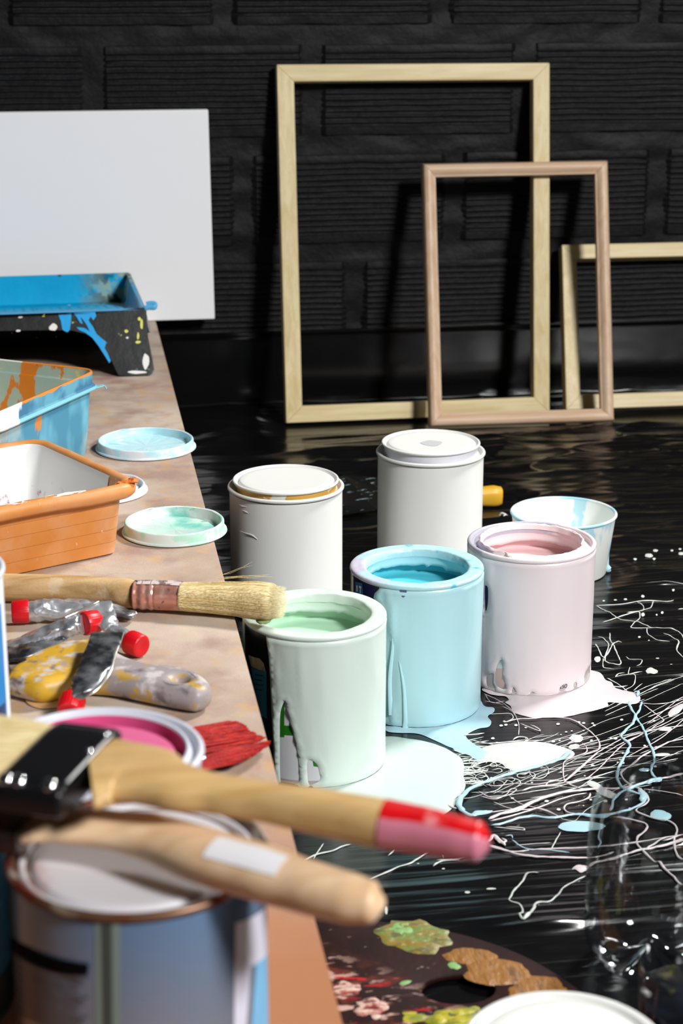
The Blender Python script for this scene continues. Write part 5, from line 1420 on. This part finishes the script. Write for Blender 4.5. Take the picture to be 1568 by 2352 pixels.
pinkT = [
 (Z4([(370,245),(440,275),(500,310),(545,350),(570,390),(583,440),(582,500)]), 2), (Z4([(375,290),(440,300),(500,315)]), 2), (Z4([(380,245),(420,300),(500,290)]), 2),
 (Z4([(400,370),(520,365),(548,380),(540,400),(490,420)]), 2.5), (Z4([(490,420),(570,400),(660,395),(760,388),(850,392),(910,405),(980,450),(1040,500),(1068,540),(1060,580),(1020,600),(960,615)]), 4),
 (Z4([(590,425),(640,445),(700,468),(715,465),(670,440),(640,430)]), 3), (Z4([(870,550),(930,520),(1000,505),(1040,505)]), 3), (Z4([(1070,520),(1000,540),(940,560),(890,570)]), 3),
 (Z4([(960,540),(990,570),(985,600),(930,620),(860,650),(850,680),(850,740),(870,780),(940,810),(990,830)]), 3), (Z4([(240,495),(330,490),(385,480)]), 3), (Z4([(280,560),(350,590),(420,570)]), 3),
 (Z4([(400,1000),(480,965),(560,945),(650,905),(760,860),(870,835),(1000,820),(1160,815),(1300,800),(1400,770),(1500,750),(1580,722)]), 8),
 (Z4([(410,1010),(540,980),(700,930),(800,890),(900,860),(1000,840)]), 4), (Z4([(430,975),(560,955),(620,930),(700,880)]), 4), (Z4([(400,960),(470,950),(560,935),(700,885),(820,850)]), 2.5),
 (Z4([(430,895),(500,925),(590,945),(700,935),(780,960),(850,1000)]), 3), (Z4([(520,855),(590,905),(680,930),(760,955),(830,985)]), 2),
 (Z4([(340,830),(420,870),(520,855),(570,820),(530,820),(510,850),(440,880),(350,860)]), 2.5), (Z4([(380,790),(450,800),(560,785),(690,790),(800,770),(850,770)]), 2.5), (Z4([(600,830),(660,810),(740,800),(860,795)]), 5),
 (Z4([(740,800),(770,770),(830,770),(870,760),(900,740),(960,690),(1010,640),(1060,600)]), 3), (Z4([(850,780),(940,700),(1040,610),(1160,540),(1220,510),(1330,480),(1430,455),(1580,438)]), 3.5),
 (Z4([(860,770),(960,680),(1100,600),(1200,545),(1300,500)]), 2.5),
 (Z4([(1580,515),(1480,540),(1400,580),(1330,620),(1250,680),(1195,725),(1240,790),(1330,830),(1360,880),(1340,910),(1290,940),(1300,960),(1380,990),(1480,1010),(1520,1040),(1530,1080),(1515,1150),(1530,1220),(1580,1260)]), 5),
 (Z4([(1330,310),(1380,350),(1440,395),(1450,410),(1400,440),(1360,470),(1200,560),(1080,680),(980,760),(860,790)]), 3), (Z4([(1300,300),(1400,310),(1520,300),(1580,282)]), 3), (Z4([(1580,295),(1480,340),(1350,390)]), 3),
 (Z4([(1580,355),(1450,430),(1340,470)]), 2.5), (Z4([(1580,395),(1440,510),(1300,590),(1240,620)]), 2.5), (Z4([(1350,430),(1390,400),(1480,330),(1580,260)]), 2.5),
 (Z4([(1130,545),(980,575),(700,580)]), 1.5), (Z4([(1580,565),(1180,572),(950,578)]), 1.5), (Z4([(1270,600),(1180,605),(1050,660),(930,690),(830,700),(700,700)]), 1.8),
 (Z4([(1010,840),(1000,870),(940,895),(870,910),(855,935),(880,960),(950,970)]), 4), (Z4([(1150,985),(1230,995),(1350,1030),(1330,1080),(1295,1110),(1290,1160),(1330,1200),(1400,1260),(1480,1320),(1545,1385),(1580,1400)]), 5),
 (Z4([(400,1160),(470,1180),(560,1195),(700,1180),(990,1175),(1150,1165),(1300,1150),(1450,1130),(1580,1095)]), 5), (Z4([(400,1150),(520,1190),(620,1225),(990,1235),(1100,1220),(1160,1200)]), 5),
 (Z4([(1000,1290),(1030,1265),(1150,1240),(1300,1195),(1400,1180),(1580,1140)]), 6), (Z4([(1330,820),(1420,830),(1580,862)]), 2), (Z4([(440,1090),(470,1140),(510,1130),(470,1110)]), 6), (Z4([(400,1140),(430,1100),(460,1120),(500,1160)]), 9),
 (Z4([(430,1045),(560,1060),(620,1065),(600,1050),(500,1045)]), 2.5), (Z4([(170,900),(260,830),(380,790)]), 4), (Z4([(200,915),(260,850),(330,800),(420,770)]), 3), (Z4([(140,905),(190,930),(240,940)]), 4),
 (Z4([(480,320),(540,350),(560,380)]), 2), (Z4([(1440,1150),(1500,1140),(1560,1120)]), 4), (Z4([(1340,1190),(1420,1150),(1560,1105)]), 4)]
whiteT = [
 (Z4([(300,520),(400,540),(520,530),(640,525),(740,520)]), 3), (Z4([(830,990),(915,1005),(950,975),(1000,930),(1120,870)]), 2), (Z4([(835,1070),(800,1130),(770,1190)]), 2.5), (Z4([(560,1150),(780,1135)]), 2), 
 (Z5([(700,680),(635,680),(600,720),(560,760),(525,820),(545,835),(590,850),(605,905),(587,915),(610,950),(660,900),(690,840),(770,830),(820,790),(850,750),(920,710),(990,680)]), 4),
 (Z5([(610,948),(650,905),(690,850)]), 7), (Z5([(1020,775),(1065,790)]), 4), (Z4([(65,1185),(0,1220),(-60,1255)]), 2.5), (Z4([(118,1190),(130,1230)]), 2.5), (Z4([(70,1280),(130,1245),(235,1245)]), 5), (Z4([(295,1205),(230,1235),(75,1240)]), 3),
 (Z3([(500,1510),(530,1495),(600,1465),(690,1445),(730,1425),(760,1415),(800,1405)]), 3.5), (Z3([(635,1400),(600,1450),(570,1500)]), 3), (Z3([(1290,1445),(1200,1490),(1160,1520),(1100,1540),(1000,1580),(900,1620)]), 3.5), (Z3([(1060,1440),(1015,1480)]), 4),
 (Z2([(1045,1030),(1200,1020),(1290,1005),(1390,1000),(1480,1000),(1515,990)]), 3.5), (Z2([(1045,1030),(1100,1060),(1200,1110),(1300,1130),(1400,1165),(1500,1170),(1550,1190),(1580,1240)]), 3),
 (Z2([(1085,1130),(1180,1095),(1290,1070),(1310,1080),(1300,1110),(1260,1150),(1270,1165),(1400,1165)]), 3.5), (Z2([(1290,1005),(1330,1030),(1320,1060),(1230,1075)]), 3), (Z2([(1390,1000),(1370,1040),(1300,1060)]), 3),
 (Z2([(1350,1165),(1360,1200),(1420,1235),(1490,1245)]), 3), (Z2([(1450,1190),(1540,1240),(1530,1290),(1580,1345)]), 3.5), (Z2([(1055,1210),(1090,1220),(1120,1260),(1110,1310),(1090,1340),(1060,1290),(1040,1260)]), 3.5),
 (Z2([(1200,1250),(1180,1240),(1150,1260),(1120,1310),(1100,1340),(1110,1365),(1170,1380),(1195,1370),(1160,1290),(1130,1230),(1130,1190)]), 3.5), (Z2([(1090,1340),(1090,1390),(1130,1400),(1160,1410)]), 3),
 (Z2([(1225,1330),(1250,1350),(1320,1355),(1310,1380),(1280,1390)]), 2.5), (Z2([(1250,1400),(1240,1440),(1280,1450),(1270,1500),(1210,1530)]), 2.5), (Z2([(1325,1425),(1240,1440),(1180,1450),(1160,1455),(1180,1435),(1230,1430)]), 3),
 (Z2([(1325,1490),(1270,1530)]), 2.5), (Z2([(1135,1500),(1190,1510),(1240,1500)]), 4), (Z2([(1580,1048),(1530,1055)]), 6), (Z2([(1340,895),(1460,898),(1580,905)]), 1.5), (Z2([(1110,1455),(1190,1500),(1240,1540)]), 3),
 (Z4([(545,520),(580,500),(630,505),(640,520)]), 4), (Z4([(600,680),(640,650),(700,650),(760,690),(740,740),(680,750),(640,710)]), 2.5), (Z4([(420,700),(470,690),(480,710),(440,715)]), 3), (Z4([(380,720),(400,750),(380,770),(420,780)]), 2.5),
 (Z4([(700,640),(720,680),(760,690)]), 2.5), (Z4([(330,700),(420,670),(520,690),(640,700)]), 3), (Z4([(300,680),(380,650),(470,640)]), 4), (Z4([(250,640),(330,645),(400,640)]), 6), (Z4([(250,600),(320,610),(380,600)]), 5)]
cyanT = [
 (Z4([(1240,300),(1260,350),(1285,395),(1250,450),(1195,505),(1215,530),(1250,560),(1225,620),(1190,680),(1170,740),(1180,790),(1220,830),(1290,850),(1340,880),(1320,915),(1250,950),(1150,975),(1060,985),(960,980),(880,985),(780,1000),(650,990),(560,1010),(480,1035),(410,1045)]), 7),
 (Z4([(1320,300),(1310,350),(1285,395),(1330,460),(1360,540),(1385,600),(1395,660),(1375,700),(1385,745),(1420,775)]), 6), (Z4([(1130,960),(1150,900),(1190,850),(1290,810),(1400,780),(1450,770)]), 8), (Z4([(1340,800),(1400,785),(1450,775)]), 14),
 (Z4([(900,600),(820,650),(700,690),(580,720),(470,755),(370,790),(290,830),(240,870),(225,920),(245,960),(300,985),(400,965),(430,955)]), 10), (Z4([(240,860),(225,920),(250,970)]), 14), (Z4([(300,975),(370,965),(425,960)]), 12),
 (Z4([(540,1130),(610,1180),(700,1195),(800,1205),(895,1218)]), 3), (Z4([(1070,1060),(1060,1120),(1075,1150),(1050,1195)]), 4), (Z4([(500,1110),(540,1105),(545,1130)]), 2.5), (Z4([(960,985),(1060,995),(1140,985)]), 12),
 (Z4([(1275,240),(1300,245),(1290,270)]), 8), (Z4([(1300,830),(1330,870),(1310,905)]), 14)]
def splat(name, label, lists, mat, zo=0):
    mb = MB(); k = 0
    for px, w in lists:
        ribbon(mb, px, w*PX*1.15, zo, k+len(name), .0005+.00006*w); k += 1
    cc = sum((Vector(p) for p in mb.v[::50]), Vector())/len(mb.v[::50]); cc.z = .0005
    o = obj(name, mb, mat, None, loc=cc, angle=180); tag(o, label, 'spilt paint', kind='stuff'); return o
random.seed(5)
fine = []
for k in range(30):     # fine web between the puddle and the bottle
    x0 = random.uniform(1050, 1330); y0 = 1705+random.uniform(0, 150)+(x0-1060)*.0
    L = random.uniform(60, 330); sl = random.uniform(-.42, -.04); n = 6; px = []
    ph = random.uniform(0, 6); am = random.uniform(2, 9)
    for i in range(n): s = i/(n-1); px.append((x0+L*s, y0+sl*L*s+am*math.sin(ph+s*random.uniform(2, 5))))
    fine.append((px, random.uniform(1.0, 2.2)))
for k in range(26):     # loops near the puddle edge
    x0 = random.uniform(1075, 1200); y0 = random.uniform(1735, 1800); px = []; r_ = random.uniform(8, 24); a0 = random.uniform(0, 6)
    for i in range(7): px.append((x0+r_*1.6*math.cos(a0+i*.8)*(1-i*.05)+i*3, y0+r_*.55*math.sin(a0+i*.8)))
    fine.append((px, random.uniform(1.3, 2.8)))
for k in range(26):     # stubs along the edge of the green puddle
    y0 = random.uniform(1742, 1800); x0 = 1062; L = random.uniform(14, 60)
    fine.append(([(x0-6, y0), (x0+L*.5, y0+random.uniform(-4, 4)), (x0+L, y0+random.uniform(-7, 5))], random.uniform(2.2, 4.5)))
for k in range(20):
    x0 = random.uniform(1010, 1110); y0 = random.uniform(1700, 1735)
    fine.append(([(x0, y0), (x0+20, y0+random.uniform(-5, 5)), (x0+random.uniform(30, 90), y0+random.uniform(-14, 12))], random.uniform(1.3, 2.8)))
for k in range(14):
    x0 = random.uniform(1380, 1500); y0 = random.uniform(1600, 1760); L = random.uniform(80, 200)
    fine.append(([(x0, y0), (x0+L*.5, y0-L*.22+random.uniform(-8, 8)), (x0+L, y0-L*.42)], random.uniform(1.2, 2.2)))
splat('paint_splatter', 'web of thin off-white paint threads across the black plastic', whiteT+fine, sw)
splat('pink_splatter', 'long pale pink paint threads trailing over the black plastic', pinkT, spk, .0007)
splat('blue_splatter', 'thick pale blue paint trails crossing the pink threads', cyanT, sb, .0019)

def drop(name, label, px, py, rx, ry, mat, group=None, seed=0, h=.0009, rough=.18, tilt=0):
    L = []
    for k in range(26):
        a = 2*PI*k/26; m = 1+rough*fbm(math.cos(a)*1.1+seed*3.1, math.sin(a)*1.1, seed)
        x = rx*m*math.cos(a); L.append(G(px+x, py+ry*m*math.sin(a)+tilt*x, .001))
    Lp = [(p.x, p.y) for p in L]; vo, F, loops = tri_region(Lp, [], max(.0022, (rx*PX)/3))
    arr = np.array(vo); base = hs(arr[:, 0], arr[:, 1]); hh = min(h, ry*PX*1.2)
    v = [(x, y, max(float(b), .0002)+.0004+hh*(1-math.exp(-seg_dist((x, y), loops[0])/.0010))) for (x, y), b in zip(vo, base)]
    c0 = G(px, py, .0006)
    o = obj(name, (v, F), mat, None, loc=c0, angle=180); tag(o, label, 'paint drop', group); return o
Z = lambda x, y: (968+x/2.613, 1500+y/2.613)
for lab_, x, y, rx, ry, m, tl in (
    ('pointed pale blue drop partly behind the clear bottle', 960, 1037, 56, 12.5, sb, 0),
    ('oval pale blue drop right of the pointed one, inside the bottle', 1435, 973, 24, 12, sb, .15),
    ('pale pink drop at the left side of the clear bottle', 955, 1297, 20, 11, spk, 0),
    ('rounded off-white drop above the oval puddle', 928, 510, 16, 9, sw, 0),
    ('pale mint drop alone on the plastic right of the pink puddle', 1380, 118, 14, 7.5, sw, .1),
    ('slim pale pink drop on the threads near the right edge', 1458, 452, 17, 5, spk, 0),
    ('thin pale green drop at the top of the bottle, right of the blue trail', 1440, 609, 19, 4, sw, 0),
    ('small pale blue drop hanging on the right blue trail', 1335, 700, 12, 3.6, sb, 0),
    ('pale green drop at the upper left wall of the bottle', 1040, 790, 18, 8, sw, .4),
    ('larger pale green drop under the pink thread inside the bottle', 1110, 838, 26, 9, sw, .3),
    ('lumpy pale pink drop by the right edge above the threads', 1525, 345, 20, 9, spk, -.5),
    ('small off-white blob between the oval puddle and the far threads', 915, 558, 13, 6, sw, -.1)):
    px, py = Z(x, y); drop('paint_drop', lab_, px, py, rx, ry, m, None, int(x), tilt=tl)
for k, (x, y, rx, ry) in enumerate(((1280, 755, 4, 2.2), (1363, 725, 9, 4), (1403, 695, 5.5, 3), (1394, 750, 3.5, 2.2), (1501, 695, 3.2, 2.2), (1550, 686, 3.2, 2.2), (1557, 714, 6, 3), (1509, 939, 3, 2), (1326, 974, 4, 2.4), (1222, 989, 4, 2.4), (1162, 994, 3.6, 2), (1092, 1001, 3, 2),
                                  (1443, 1070, 3, 1.8), (1410, 1079, 2, 1.4), (1306, 1214, 3, 2), (1363, 1234, 2, 1.5), (1497, 1381, 3, 1.8), (1055, 1345, 7, 6), (1415, 1342, 4, 2), (1327, 1080, 4, 3))):
    drop('paint_drop', 'tiny off-white paint droplet on the black plastic', 968+x/2.613, 1000+y/2.613, rx, ry, sw, 'tiny droplets on the plastic', k)
random.seed(21)
for k in range(60):
    px = random.uniform(1120, 1520); py = random.uniform(1650, 1860)
    if k < 14: px, py = random.uniform(1200, 1420), random.uniform(1655, 1700)
    r_ = random.uniform(1.2, 3.4)
    drop('paint_drop', 'tiny off-white paint droplet on the black plastic', px, py, r_*1.4, r_*.8, sw, 'tiny droplets on the plastic', 50+k)
for k, (px, py, rx, ry) in enumerate(((1073, 2049, 6, 2.4), (1128, 2041, 11, 2.4), (1018, 1994, 3.5, 1.4), (960, 1983, 3, 1.2), (887, 2090, 3, 9))):
    drop('paint_drop', 'tiny off-white paint droplet on the black plastic', px, py, rx, ry, sw, 'tiny droplets on the plastic', 120+k)
o = drop('paint_clot', 'small black and white paint clot beside the paper tub', 1154, 1191, 12, 8, M('black_white_clot', srgb(30, 32, 34), .3, stains=[(srgb(220, 222, 222), 160, .5, .54)]), None, 3, .006)
